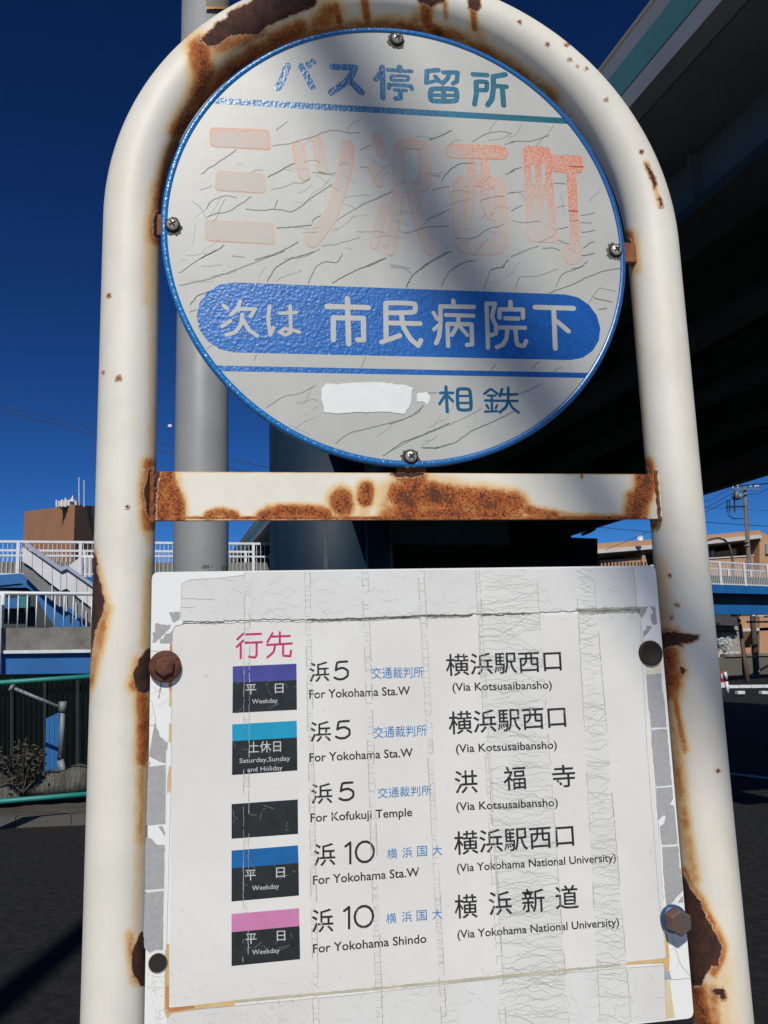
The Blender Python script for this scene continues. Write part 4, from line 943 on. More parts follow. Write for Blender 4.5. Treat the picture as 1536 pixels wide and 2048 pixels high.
for i in range(nk):
    a, b = ext0+kd*(i*.6+.004), ext0+kd*(i*.6+.596)
    P = [a, b, b+kn*.16, a+kn*.16]; MB().prism([(p[0], p[1], GZ-.01) for p in P], (0, 0, .12+.004*math.sin(i*3))).build('kerb_stone', M_KERB, kerb)
pave('footway', .16, 1.3, .10, M_CONC2)
pave('planting_bed', 1.3, 6.5, .06, mat('bare_soil', (.05,.042,.03), .95, bump=.05, bscale=6, var=.4, vscale=5))

M_PAV = mat('bounce_paving', (.34,.33,.31), .85, bump=.004, bscale=40, var=.12, vscale=4)
struct(MB().prism([(-9,-9,GZ-.05),(9,-9,GZ-.05),(9,1.6,GZ-.05),(-9,1.6,GZ-.05)],(0,0,.17)).build('bounce_pavement', M_PAV))  # unseen pale pavement, added to bounce neutral light onto the sign
# teal fence frame and sheeting behind
fence = thing('low_fence', 'low fence with thin teal green rails at the back of the left footway', 'fence', tuple(at(100,1590,9.2)))
YF0 = 9.0
for (a, b) in (((-140,1375),(330,1343)), ((-140,1615),(330,1575))):
    MB().bar(at(a[0],a[1],YF0), at(b[0],b[1],YF0+.7), .028, n=10).build('rail', M_TEALR, fence, True)
for px_ in (-120, 345):
    MB().bar(at(px_,1366,YF0+.1), at(px_,1640,YF0+.1), .025, n=8).build('post', M_TEALR, fence, True)
netm = MB()
for i in range(46):
    x_ = -130+i*10.4; a, b = at(x_,1373-.068*(x_+130),YF0+.1+.0015*(x_+140)), at(x_,1608-.08*(x_+130),YF0+.1+.0015*(x_+140)); netm.bar(a, b, .0022, n=4)
stuff(netm.build('wire_mesh', mat('green_wire', (.002,.014,.012), .8), fence))
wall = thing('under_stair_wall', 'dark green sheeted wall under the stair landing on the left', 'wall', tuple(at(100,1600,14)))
MB().prism([at(-260,1352,14.2), at(330,1345,14.2), at(330,1600,14.2), at(-260,1600,14.2)], (0,.2,0)).build('shaded_sheet', M_DKGREEN, wall)
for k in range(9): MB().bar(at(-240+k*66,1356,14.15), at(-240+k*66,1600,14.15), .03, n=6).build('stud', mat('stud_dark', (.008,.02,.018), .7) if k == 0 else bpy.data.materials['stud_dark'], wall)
bc = thing('blue_steel_column', 'bright blue steel column behind the white drainpipe', 'column', tuple(at(105,1560,11.6)))
MB().prism([at(92,1437,11.6), at(118,1425,11.6), at(117,1552,11.6), at(90,1551,11.6)], (0,.35,0)).build('column_shaft', M_BB, bc)
MB().prism([at(84,1550,11.4), at(124,1549,11.4), at(124,1562,11.4), at(84,1563,11.4)], (0,.8,0)).build('base_plate', M_CONC2, bc)
M_PIPE = mat('grey_pvc', (.17, .20, .22), .5, var=.25, vscale=6)
dp = thing('drainpipe', 'bent white drainpipe running down in front of the blue column', 'pipe', tuple(at(124,1560,10.8)))
MB().bar(at(26,1376,10.8), at(116,1413,10.8), .022, n=10).build('sloping_pipe', M_PIPE, dp, True)
MB().bar(at(125,1415,10.8), at(121.5,1512,10.8), .034, n=12).build('downpipe', M_PIPE, dp, True)
MB().bar(at(120,1520,10.8), at(130,1556,10.8), .042, n=12).build('spout', M_PIPE, dp, True)
MB().bar(at(125.5,1403,10.8), at(125,1424,10.8), .048, n=12).build('pipe_elbow', M_PIPE, dp, True)
MB().bar(at(21,1374,10.8), at(27,1377,10.8), .05, n=12).build('pipe_end', M_PIPE, dp, True)
MB().bar(at(120.5,1509,10.8), at(120.5,1521,10.8), .036, n=12).build('pipe_joint', M_WIRE, dp, True)
M_LUMP = mat('dull_dark_concrete', (.045,.045,.036), .9, bump=.02, bscale=14, col2=(.12,.12,.10), vscale=4)  # darker concrete tone for the lumps
for (x_, y_, w_, h_, lab) in ((95,1568,52,17,'pale rounded concrete lump under the blue column'),(152,1562,40,20,'smooth concrete lump nearest the sign post at the spout'),(20,1585,44,12,'low concrete lump at the far left behind the fence')):
    c = at(x_, y_, 10.6); s_ = (c[1]+.73)/F; me = bpy.data.meshes.new('concrete_lump'); bm = bmesh.new(); bmesh.ops.create_icosphere(bm, subdivisions=3, radius=1)
    for v in bm.verts:
        k = 1+.12*math.sin(v.co.x*3+x_)+.08*math.sin(v.co.z*5+v.co.y*4); v.co = Vector((v.co.x*w_*s_*k, v.co.y*.35*k, v.co.z*h_*s_*k*1.4))
    bm.to_mesh(me); bm.free()
    for p in me.polygons: p.use_smooth = True
    o = link('concrete_lump', me, M_LUMP); o.location = c; tag(o, lab, 'concrete', 'concrete lumps behind the fence')

def leafy(name, label, cat, c, size, n, m, leaf=.05, stems=8, mstem=None, group=None):
    t = thing(name, label, cat, tuple(c), group); mb = MB(); sm = MB()
    tips = []
    base = Vector(c)-Vector((0, 0, size[2]))
    for i in range(stems):
        d = Vector((random.gauss(0, .5)*size[0], random.gauss(0, .4)*size[1], size[2]*random.uniform(.9, 1.9))); mid = base+d*.5+Vector((random.gauss(0, .1)*size[0], 0, random.gauss(0, .1)*size[2]))
        tip = base+d; tips += [base+d*random.uniform(.45, 1) for _ in range(8)]+[tip]; sm.tube([base, mid, tip], [.014*size[2]*2, .009*size[2]*2, .003*size[2]*2], 5)
    for i in range(n):
        tpt = random.choice(tips)+Vector((random.gauss(0, .16)*size[0], random.gauss(0, .16)*size[1], random.gauss(0, .14)*size[2]))
        u = Vector((random.gauss(0, 1), random.gauss(0, 1), random.gauss(0, 1))).normalized(); v = u.orthogonal().normalized(); l = leaf*random.uniform(.5, 1.4)
        mb.add([tpt-u*l, tpt+v*l*.5, tpt+u*l, tpt-v*l*.5], [(0,1,2,3)])
    sm.build('branch', mstem or M_WOODP, t); stuff(mb.build('foliage', m, t)); return t
M_DRY = mat('dry_leaf', (.03, .024, .017), .8, col2=(.075, .058, .04), vscale=9)
leafy('dry_bush', 'dry brown leafless bush in front of the blue column at the left', 'bush', at(48,1532,10.2), (.30,.3,.30), 800, M_DRY, .028, 20)

# near stair landing with balusters
YL = 16.0
land = thing('stair_landing', 'lower stair landing with white railing over a blue steel side girder', 'footbridge landing', tuple(at(90,1360,YL)))
def lp(x, y, dy=0): return at(x, y, YL+dy)
MB().prism([lp(-300,1262),lp(360,1250),lp(360,1298),lp(-300,1302)], (0,.25,0)).build('concrete_upstand', M_CONC, land)
MB().prism([lp(-300,1304,-.1),lp(360,1297,-.1),lp(360,1303,-.1),lp(-300,1311,-.1)], (0,.3,0)).build('white_edge_strip', M_WP, land)
MB().prism([lp(-300,1312,0),lp(360,1304,0),lp(360,1348,0),lp(-300,1362,0)], (0,.3,0)).build('blue_girder', M_BB, land)
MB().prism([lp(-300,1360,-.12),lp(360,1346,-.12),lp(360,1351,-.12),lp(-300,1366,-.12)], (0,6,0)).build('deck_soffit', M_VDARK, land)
MB().bar(lp(-300,1184,.1), lp(360,1189,.1), .036, n=12).build('handrail', M_WP, land, True)
for i in range(-12, 22):
    x_ = 18.4*i-0.5
    if abs(x_-0) < 6: continue
    MB().bar(lp(x_+.4,1190,.1), lp(x_-1.5,1256,.1), .0125, n=6).build('baluster', M_WP, land, True)
MB().bar(lp(5,1186,.05), lp(-1,1302,.05), .05, n=8).build('post', M_WP, land, True)
MB().bar(lp(-2,1190,-.2), lp(-3,1400,-.2), .04, n=8).build('post', M_WP, land, True)

# upper footbridge
zf = 4.8+GZ
A_, B_, C_, D_ = at_z(-120,1150,zf), at_z(545,1149,zf), at_z(1385,1167,zf), at_z(1800,1181,zf)
fb = thing('pedestrian_bridge', 'blue pedestrian footbridge with white railings crossing behind the sign', 'footbridge', tuple((A_+D_)/2*[1,1,0]))
def along(P, Q, off, z0, z1, th, name, m, parent):
    d = (Q-P)/np.linalg.norm(Q-P); nn = np.array([-d[1], d[0], 0])
    a, b = P+nn*off, Q+nn*off; V_ = [(a[0],a[1],z0),(b[0],b[1],z0),(b[0],b[1],z1),(a[0],a[1],z1)]
    return MB().prism(V_, nn*th).build(name, m, parent)
for P, Q in ((A_, B_), (C_, D_)):
    along(P, Q, 0, zf-.42, zf-.02, .12, 'fascia_girder', M_BB, fb)
    along(P, Q, .5, zf-1.0, zf-.42, .1, 'web_recess', M_VDARK, fb)  # shadow of the recess put into the dark steel colour
    along(P, Q, .12, zf-1.45, zf-.98, .3, 'lower_girder', M_BB, fb)
    along(P, Q, .05, zf-.1, zf-.03, 2.4, 'deck', M_CONC, fb)
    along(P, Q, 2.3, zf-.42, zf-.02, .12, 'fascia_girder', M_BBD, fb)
    for off in (.06, 2.35):
        along(P, Q, off+.1, zf, zf+.45, .03, 'kick_panel', mat('louvre_grey', (.17,.17,.15), .8, var=.25, vscale=3, stretch=(6,6,.4)), fb)
        along(P, Q, off, zf+1.08, zf+1.16, .06, 'top_rail', M_WP, fb)
        if P is not C_: along(P, Q, off, zf+.62, zf+.68, .05, 'middle_rail', M_WP, fb)
        along(P, Q, off, zf+.0, zf+.06, .05, 'bottom_rail', M_WP, fb)
        L_ = np.linalg.norm(Q-P); d = (Q-P)/L_; nn = np.array([-d[1], d[0], 0]); bb = MB()
        for i in range(int(L_/.14)):
            c = P+d*i*.14+nn*(off+.03); bb.bar((c[0],c[1],zf+.05), (c[0],c[1],zf+1.1), .011, n=4, cap=False)
        stuff(bb.build('balusters', M_WP, fb))
        for i in range(int(L_/1.95)+1):
            c = P+d*(i*1.95+.35)+nn*(off+.02); MB().box((c[0]-.05,c[1]-.05,zf-.05),(c[0]+.05,c[1]+.05,zf+1.12)).build('post', M_WP, fb)
# supporting columns
for px_, Dd in ((1660, 42), (300, 31)):
    c = at_z(px_, 1165 if px_ > 1000 else 1150, zf); MB().bar((c[0],c[1]+1,GZ),(c[0],c[1]+1,zf-.9), .35, n=20).build('support_column', M_BB, fb, True)
# stairs that come down to the right from the upper walkway
stn = thing('footbridge_stairs', 'white panelled stairs descending to the right below the brown building', 'stairs', tuple(at(100,1250,25)))
TS = (0,950,4.8); YS = 25.0
def sp(T_, pts, dy=0): return [at(x, y, YS+dy) for x, y in Z(T_, pts)]
MB().prism(sp(TS,[(235,650),(265,652),(585,880),(640,865),(1500,1460),(1500,1500),(640,900),(585,925),(240,680)],-.1),(0,.3,0)).build('stair_handrail', mat('bluish_rail', (.30,.33,.42), .5), stn)
for a, b in (((215,690,830),(310,735,890)), ((312,740,895),(405,800,975)), ((408,803,978),(500,865,1050)), ((503,868,1052),(582,925,1112)), ((585,925,1112),(640,900,1090)), ((643,903,1093),(735,965,1165)), ((738,968,1168),(835,1035,1240)),((838,1037,1242),(935,1105,1320)),((938,1107,1322),(1040,1180,1400)),((1043,1182,1402),(1150,1255,1480))):
    x0_, t0, b0_ = a; x1_, t1, b1_ = b
    MB().prism(sp(TS,[(x0_+1,t0),(x1_-1,t1),(x1_-1,b1_),(x0_+1,b0_)]),(0,.06,0)).build('stair_panel', M_WPAN, stn)
MB().prism(sp(TS,[(230,815),(580,1110),(640,1090),(1150,1480),(1150,1640),(640,1250),(575,1270),(400,1130),(225,960)],.12),(0,.1,0)).build('grey_stringer_face', mat('stair_grey', (.17,.17,.18), .7, var=.15, vscale=1), stn)
MB().prism(sp(TS,[(-300,975),(190,945),(260,960),(420,1110),(580,1270),(830,1440),(1150,1650),(1150,1760),(830,1560),(600,1560),(420,1300),(330,1130),(200,1040),(-300,1090)],.4),(0,.5,0)).build('blue_stringer', M_BB, stn)
MB().prism(sp(TS,[(-300,1080),(330,1120),(1150,1740),(1150,1900),(-300,1900)],2.5),(0,.3,0)).build('painted_shade_wall', M_VDARK, stn)  # dark wall standing in for the shade under the stairs
MB().prism(sp(TS,[(-100,1180),(180,1180),(180,1280),(-100,1280)],2.0),(0,.3,0)).build('inner_blue_beam', M_BB, stn)
MB().prism(sp(TS,[(185,1165),(270,1165),(270,1275),(185,1275)],1.9),(0,.3,0)).build('teal_panel', mat('teal_panel', (.02,.16,.2), .6), stn)
for x_ in (500, 575, 637, 730, 828): MB().bar(at(x_/4.8,950+(x_*.8+760)/4.8-25,YS+.05), at(x_/4.8,950+(x_*.8+800)/4.8,YS+.05), .02, n=6).build('panel_stud', M_WP, stn)
MB().prism(sp(TS,[(660,870),(775,785),(790,790),(790,990),(700,930)],3),(0,.2,0)).build('upper_panel', M_WPAN, stn)
for x_ in (775, 820, 865): MB().bar(at(x_/4.8,950+785/4.8,YS+3), at(x_/4.8,950+980/4.8,YS+3), .06, n=6).build('post', M_WP, stn)
MB().bar(at(768/4.8,950+790/4.8,YS+3), at(1300/4.8,950+795/4.8,YS+3), .05, n=6).build('top_rail', M_WP, stn)

# brown building at the left
def quadbox(pts, Y, th, name, m, parent): return MB().prism([at(x, y, Y) for x, y in pts], (0, th, 0)).build(name, m, parent)
bb_ = thing('brown_building', 'windowless brown apartment tower behind the footbridge stairs', 'building', tuple(at(150,1300,60)*np.array([1,1,0])))
c0, c1, c2 = at(49,1023,62), at(150,1010,52), at(300,1018,64)
for P, Q, nm in ((c0, c1, 'side_wall'), (c1, c2, 'end_wall')):
    V_ = [(P[0],P[1],GZ),(Q[0],Q[1],GZ),(Q[0],Q[1],Q[2]),(P[0],P[1],P[2])]
    MB().prism(V_, (0,.4,0)).build(nm, M_BRICK, bb_)
top = at(150,1010,52)[2]
MB().prism([(c0[0],c0[1]+.1,top-1.2),(c1[0],c1[1]+.5,top-.6),(c2[0],c2[1]+.1,top-1.2),(c1[0],c1[1]+14,top-1.2)], (0,0,.3)).build('roof', M_CONC, bb_)
MB().prism([at(116,1002,53),at(150,998,53),at(150,1010,53),at(116,1013,53)], (0,2,0)).build('roof_parapet', M_EAVE, bb_)
MB().prism([at(138,1003,52.8),at(146,990,52.8),at(147,1003,52.8)], (0,.4,0)).build('roof_fin', M_WP, bb_)
for x_, y0_ in ((113,1000),(124,999),(131,996),(152,1002),(158,955),(168,960)): MB().bar(at(x_,y0_,53), at(x_,1014,53), .06 if y0_ > 990 else .03, n=5).build('antenna', M_WP, bb_)
MB().prism([at(108,1122,56.5),at(139,1120,54.8),at(139,1132,54.8),at(108,1134,56.5)], (0,.3,0)).build('window', M_WIN, bb_)

# grey steel pole
GP = at(402,1100,4.2)
gpo = thing('grey_pole', 'tall smooth grey steel pole standing between the frame and the sign disc', 'pole', (GP[0], GP[1], GZ))
rad = 53.5*(4.93+.0)/F
mb = MB(); mb.tube([(GP[0],GP[1],GZ),(GP[0],GP[1],2.2),(GP[0],GP[1],9)], [rad*1.03, rad, rad*.86], 48); mb.build('pole_shaft', M_GREYP, gpo, True)
# sticker scraps and banding on the pole
def wrap(px0, px1, py0, py1, m, name, r=rad+.002, jag=0):
    V_, F_ = [], []; n_ = 14
    for i in range(n_+1):
        pxx = px0+(px1-px0)*i/n_; s_ = (pxx-402)/54.; s_ = max(-.985, min(.985, s_)); a = math.asin(s_)
        vx, vy = CAM[0]-GP[0], CAM[1]-GP[1]; l = math.hypot(vx, vy); ux, uy = vx/l, vy/l; rx, ry = -uy, ux
        if rx*RT[0]+ry*RT[1] < 0: rx, ry = -rx, -ry
        X_, Y__ = GP[0]+r*(ux*math.cos(a)+rx*math.sin(a)), GP[1]+r*(uy*math.cos(a)+ry*math.sin(a))
        for yy in (py0, py1):
            yy2 = yy+random.uniform(-jag, jag); t = at(pxx, yy2, Y__); V_.append((X_, Y__, t[2]))
    for i in range(n_): F_.append((2*i, 2*i+2, 2*i+3, 2*i+1))
    return mesh(name, V_, F_, m, gpo)
M_STK = mat('weathered_sticker', (.30,.30,.28), .8, col2=(.10,.10,.10), vscale=60)
wrap(392,424,1130,1146,M_STK,'sticker_scrap',jag=1.5); wrap(441,454,1131,1146,mat('sticker_dark', (.05,.05,.05), .8, col2=(.2,.2,.19), vscale=50),'sticker_scrap',jag=1.5)
wrap(404,418,1131,1136,bpy.data.materials['sticker_dark'],'sticker_print',rad+.004,jag=1)
wrap(405,456,-30,16,mat('rope_wrap', (.16,.16,.13), .9, bump=.01, bscale=60, col2=(.30,.27,.2), vscale=60, stretch=(1,1,3)),'wrapped_band',rad+.004,2); wrap(404,456,12,17,mat('orange_band', (.55,.25,.06), .6),'band_edge',rad+.006,.5)

# viaduct overhead, running away at the right
VP = ray(290, hz(290)); dV = np.array([VP[0], VP[1], 0]); dV /= np.linalg.norm(dV); nV = np.array([dV[1], -dV[0], 0.])
def ratio(px, py): d = ray(px, py); return d[2]/(d@nV)
HB = 4.5
aA = HB/ratio(1252,222); hT = aA*ratio(1194,154); aB = HB/ratio(1350,1005)
hC = None
aW = aA+.95; hW1 = aW*ratio(1306,286); hC = aW*ratio(1400,432)
def vp_(a, h, t): return CAM+nV*a+np.array([0,0,h])+dV*t
via = thing('elevated_road', 'elevated expressway viaduct with teal striped parapet overhead at the right', 'viaduct', tuple(vp_(aA+4,0,30)*np.array([1,1,0])))
def vbox(name, a0, a1, h0, h1, t0, t1, m):
    P = [vp_(a0,h0,t0),vp_(a1,h0,t0),vp_(a1,h1,t0),vp_(a0,h1,t0)]; return MB().prism(P, dV*(t1-t0)).build(name, m, via)
T0, T1 = 2.5, 130  # start cut short out of view, shaping where the deck's shadow begins
hh = hT-HB
seg = 6.0; k = 0; t = T0
while t < T1:
    e = min(T1, t+seg)-.012
    vbox('parapet_panel', aA, aA+.18, HB, hT, t, e, M_VIA)
    vbox('teal_stripe', aA-.004, aA+.0, HB+hh*.30, HB+hh*.74, t, e, M_VTEAL)
    t += seg
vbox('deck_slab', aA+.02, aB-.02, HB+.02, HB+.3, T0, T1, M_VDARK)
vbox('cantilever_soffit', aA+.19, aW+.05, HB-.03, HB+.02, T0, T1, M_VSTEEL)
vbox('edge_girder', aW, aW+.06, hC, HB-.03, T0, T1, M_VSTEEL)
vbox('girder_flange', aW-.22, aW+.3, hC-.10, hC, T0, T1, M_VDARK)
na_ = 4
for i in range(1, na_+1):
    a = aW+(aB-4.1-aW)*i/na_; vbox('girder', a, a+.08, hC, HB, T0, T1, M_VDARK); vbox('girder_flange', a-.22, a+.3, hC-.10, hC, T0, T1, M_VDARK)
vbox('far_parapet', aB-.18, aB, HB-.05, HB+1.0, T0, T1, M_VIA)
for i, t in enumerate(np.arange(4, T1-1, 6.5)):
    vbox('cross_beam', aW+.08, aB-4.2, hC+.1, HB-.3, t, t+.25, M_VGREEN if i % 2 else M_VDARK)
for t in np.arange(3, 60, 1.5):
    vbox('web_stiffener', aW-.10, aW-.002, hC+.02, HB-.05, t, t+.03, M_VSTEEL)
# drain pipe clamp and rail on the parapet
M_RAILD = mat('rail_brown', (.07,.065,.055), .7)
rT = aA*ratio(1205,118)
MB().bar(vp_(aA+.09,rT,T0), vp_(aA+.09,rT,T1), .05, n=8).build('parapet_rail', M_RAILD, via, True)
for t in np.arange(3, 60, 2.2): MB().bar(vp_(aA+.09,hT-.02,t), vp_(aA+.09,rT,t), .035, n=6).build('rail_post', M_VIA, via)
# piers
def pier(t, lab_parent, wl, wr, tb=2.2):
    vbox('pier_column', wl, wr, GZ-1.5, hC-1.3, t, t+tb, lab_parent); vbox('pier_cap', aW-.3, aB-1.0, hC-1.3, hC-.1, t-.2, t+tb+.2, M_VGREEN)
M_PIER = mat('pier_blue_black', (.003,.011,.024), .6, spec=.3, col2=(.006,.025,.048), vscale=1.1, stretch=(1,1,.25))
dl = ray(543,1100); tcol = 19.; tl = tcol*((dl@nV)/(dl@dV)); dr = ray(785,1100); ar = tcol*((dr@nV)/(dr@dV))
am = (tl+ar)/2; pr = (ar-tl)/2*.985; pc0 = vp_(am, 0, tcol+.3); MB().bar((pc0[0],pc0[1],GZ-.5),(pc0[0],pc0[1],7.2), pr, n=56).build('pier_column', M_PIER, via, True); vbox('pier_cap', ar, 8.6, hC-1.2, hC-.1, tcol+.1, tcol+2.2, M_VGREEN)

pier(tcol+42, M_PIER, aW+1, aW+3.6); 
# marks on the pier: a pale runnel and a lighter blue patch
f0 = vp_(0, 0, tcol-.01)
def onpier(px, py):
    d = ray(px, py); o_ = CAM-pc0; d2 = d[:2]; A_q = d2@d2; B_q = 2*(o_[:2]@d2); C_q = o_[:2]@o_[:2]-(pr+.015)**2
    dsc = max(0, B_q*B_q-4*A_q*C_q); return CAM+d*((-B_q-math.sqrt(dsc))/(2*A_q))
MB().prism([onpier(644,1030), onpier(652,1030), onpier(656,1150), onpier(648,1150)], -dV*.02).build('pale_runnel', mat('rain_mark', (.035,.06,.09), .6, col2=(.01,.02,.03), vscale=4), via)
MB().prism([onpier(728,1030), onpier(782,1030), onpier(786,1150), onpier(732,1150)], -dV*.03).build('blue_patch', mat('patch_blue', (.010,.035,.065), .45, col2=(.02,.06,.10), vscale=2), via)

# closing wall of dark infrastructure under the deck, seen between pier and right frame
dw = thing('ramp_abutment', 'black green abutment under the viaduct between pier and right tube', 'wall', tuple(at(990,1200,40)*np.array([1,1,0])))
MB().prism([at(780,1000,29), at(1140,1052,29), at(1143,1075,29), at(1195,1077,29), at(1197,1400,29), at(780,1400,29)], (0,2,0)).build('abutment_wall', M_DKGREEN, dw)
for k in range(34): MB().bar(at(800+k*10,1108,28.8), at(800+k*10,1140,28.8), .02, n=4).build('shaded_rail_bar', M_VGREEN, dw)
for k in range(14): MB().bar(at(1200+k*7,1124,28.6), at(1200+k*7,1146,28.6), .035, n=4).build('shaded_rail_bar', M_VDARK, dw)  # footbridge rail under the viaduct, its shade painted as dark bars
MB().prism([at(1196,1140,28.6), at(1300,1136,28.6), at(1300,1180,28.6), at(1196,1180,28.6)], (0,.2,0)).build('shaded_rail_base', M_VDARK, dw)
MB().tube([at(1164,1069,28.5), at(1178,1064,28.5), at(1189,1058,28.5), at(1192,1052,28.5)], .06, 6).build('drain_hose', M_WIRE, dw)

# right apartment building
rb = thing('apartment_building', 'orange beige apartment block with white eaves and dark recessed balconies', 'building', tuple(at(1460,1300,75)*np.array([1,1,0])))
YB2 = 72
def rp(*p, dy=0): return [at(x, y, YB2+dy) for x, y in p]
MB().prism(rp((1180,1088),(1390,1072),(1520,1060),(1521,1072),(1390,1084),(1180,1100),dy=-1.5),(0,9,0)).build('roof_fascia', M_BEIGE, rb)
MB().prism(rp((1180,1100),(1390,1083),(1522,1069),(1524,1076),(1390,1091),(1180,1108),dy=-1.7),(0,8,0)).build('eave', M_EAVE, rb)
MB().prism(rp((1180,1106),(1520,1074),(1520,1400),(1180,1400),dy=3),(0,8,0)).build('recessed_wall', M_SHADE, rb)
MB().prism(rp((1519,1062),(1560,1082),(1570,1400),(1519,1400),dy=-1.4),(0,9,0)).build('end_wall', M_BEIGE, rb)
MB().prism(rp((1285,1092),(1303,1160),(1283,1160),dy=-1.2),(0,4,0)).build('side_fin', M_BEIGE, rb)
MB().prism(rp((1200,1121),(1292,1115),(1292,1160),(1200,1165),dy=-.8),(0,.5,0)).build('balcony_front', M_BEIGE, rb)
MB().prism(rp((1395,1108),(1463,1100),(1463,1120),(1395,1122),dy=.4),(0,.3,0)).build('balcony_front', M_BEIGE, rb)
MB().prism(rp((1463,1098),(1473,1097),(1473,1125),(1463,1125),dy=.2),(0,3,0)).build('dividing_wall', M_BEIGE, rb)
MB().prism(rp((1395,1118),(1530,1109),(1580,1107),(1580,1190),(1395,1190),dy=-.4),(0,.5,0)).build('balcony_front', M_BEIGE, rb)
MB().prism(rp((1395,1117),(1580,1105),(1580,1107.5),(1395,1119.5),dy=-.5),(0,.7,0)).build('balcony_coping', M_EAVE, rb)
MB().prism(rp((1423,1101),(1428,1101),(1428,1120),(1423,1120),dy=.1),(0,.4,0)).build('balcony_post', M_EAVE, rb)
for x_, y_ in ((1476,1100),(1502,1099),(1532,1088)): MB().prism(rp((x_,y_),(x_+9,y_-1),(x_+9,y_+20),(x_,y_+20),dy=2.6 if x_ < 1530 else -1.6),(0,.2,0)).build('window', mat('pale_window', (.18,.28,.33), .2) if x_ == 1476 else bpy.data.materials['pale_window'], rb)
MB().prism(rp((1400,1225),(1462,1225),(1462,1240),(1400,1240),dy=-1),(0,.6,0)).build('lower_ledge', M_CONC2, rb)
for pts in (((1478,1233),(1500,1232),(1500,1258),(1486,1257)),((1511,1238),(1560,1236),(1560,1258),(1511,1257)),((1490,1296),(1502,1295),(1502,1314),(1490,1314)),((1514,1284),(1524,1283),(1524,1294),(1536,1294),(1536,1312),(1514,1312))):
    MB().prism(rp(*pts,dy=-1),(0,.6,0)).build('balcony_front', M_BEIGE, rb)
MB().prism(rp((1486,1257),(1560,1254),(1560,1260),(1486,1263),dy=-1.4),(0,1,0)).build('eave', M_EAVE, rb)
dish = thing('satellite_dish', 'small white satellite dish on the flat roof in the gap right of the disc', 'dish', tuple(at(1280,1076,70)))
V_, F_ = lathe([(.001,.12),(.12,.10),(.22,.05),(.29,-.02)], 20, 0, 0, 0); c = at(1280,1075,69.5)
mesh('dish_bowl', [(c[0]+v[0], c[1]+v[1], c[2]+v[2]) for v in V_], F_, M_WP, dish, True)
MB().bar(c, (c[0], c[1]+.15, c[2]-.55), .03, n=6).build('mount', M_WP, dish)

# utility pole with transformer
up = thing('utility_pole', 'concrete utility pole with transformer and white insulators at the right edge', 'utility pole', tuple(at(1510,1385,48)*np.array([1,1,0])+np.array([0,0,GZ])))
YU = 48.
p_top, p_bot = at(1488,970,YU), at(1516,1392,YU)
MB().bar(p_bot, p_top, .20, .105, n=16).build('pole_shaft', M_WOODP, up, True)
MB().bar(at(1463,979,YU-.2), at(1520,979,YU-.2), .045, n=6).build('crossarm', M_PIPE, up)
MB().bar(at(1463,994,YU-.2), at(1495,987,YU-.2), .045, n=6).build('crossarm', M_PIPE, up)
for x_, y_ in ((1466,975),(1475,974),(1501,973),(1511,973),(1516,972)):
    MB().bar(at(x_,y_-4,YU-.2), at(x_,y_+3,YU-.2), .06, .05, n=8).build('insulator', M_WP, up, True)
MB().bar(at(1472,983,YU-.4), at(1472,999,YU-.4), .20, n=14).build('transformer', M_VSTEEL, up, True)
MB().bar(at(1480,988,YU-.4), at(1480,998,YU-.4), .13, n=12).build('transformer', M_PIPE, up, True)
for x_ in (1454, 1459, 1469): MB().bar(at(x_,1000,YU-.4), at(x_+.5,1022 if x_ < 1465 else 1025,YU-.4), .045, n=6).build('fuse_switch', M_WIRE, up)
MB().bar(at(1452,1014,YU-.4), at(1490,1013,YU-.2), .05, n=6).build('bracket_arm', M_WIRE, up)
for off in (0, 3): MB().tube([at(1455+off,1022,YU-.4), at(1457+off,1032,YU-.4), at(1466+off,1038-off*.3,YU-.4), at(1488,1037,YU-.2)], .02, 5).build('jumper_cable', M_WIRE, up)
for y_ in (1082,1090,1122): MB().bar(at(1485.5+(y_-970)*.066,y_,YU), at(1486+(y_-970)*.066,y_+3,YU), .17, n=14).build('clamp_band', M_PIPE, up, True)
MB().bar(at(1506,1350,YU-.3), at(1509,1388,YU-.3), .22, n=16).build('pole_guard', mat('guard_grey', (.28,.28,.26), .7), up, True)
slp = thing('leaning_post', 'slim brown leaning post left of the utility pole', 'post', tuple(at(1498,1386,40)*np.array([1,1,0])+np.array([0,0,GZ])))
MB().bar(at(1478,1238,40), at(1499,1388,40), .075, .13, n=10).build('post_shaft', mat('rusty_post', (.12,.075,.045), .85, var=.2, vscale=3), slp, True)
wps = thing('thin_white_post', 'thin pale steel pipe beside the base of the utility pole', 'post', tuple(at(1517,1384,44)*np.array([1,1,0])+np.array([0,0,GZ])))
MB().bar(at(1517,1325,44), at(1521,1386,44), .035, n=8).build('post_shaft', M_PIPE, wps, True)
MB().bar(at(1508,1200,44), at(1513,1232,44), .035, n=8).build('post_upper', M_PIPE, wps, True)
tb = thing('cable_beams', 'pair of horizontal pole brackets crossing under the footbridge at the right edge', 'bracket', tuple(at(1520,1240,46)))
MB().bar(at(1504,1231,46), at(1580,1238,46), .05, n=6).build('bracket_bar', M_EAVE, tb); MB().bar(at(1494,1244,45.8), at(1580,1243,45.8), .06, n=6).build('bracket_bar', M_WIRE, tb)
lampp = thing('street_lamp', 'brown street lamp with a long curved arm in front of the orange beige block', 'street lamp', tuple(at(1465,1180,50)*np.array([1,1,0])+np.array([0,0,GZ])))
arc = [at(x, y, 50) for x, y in ((1466,1150),(1465,1120),(1462,1100),(1457,1088),(1449,1080),(1438,1076),(1428,1077),(1421,1079))]
arc = [np.array([arc[0][0]+.15, arc[0][1], GZ])]+arc
MB().tube(arc, .075, 8).build('lamp_arm', mat('lamp_brown', (.085,.06,.045), .6), lampp, True)
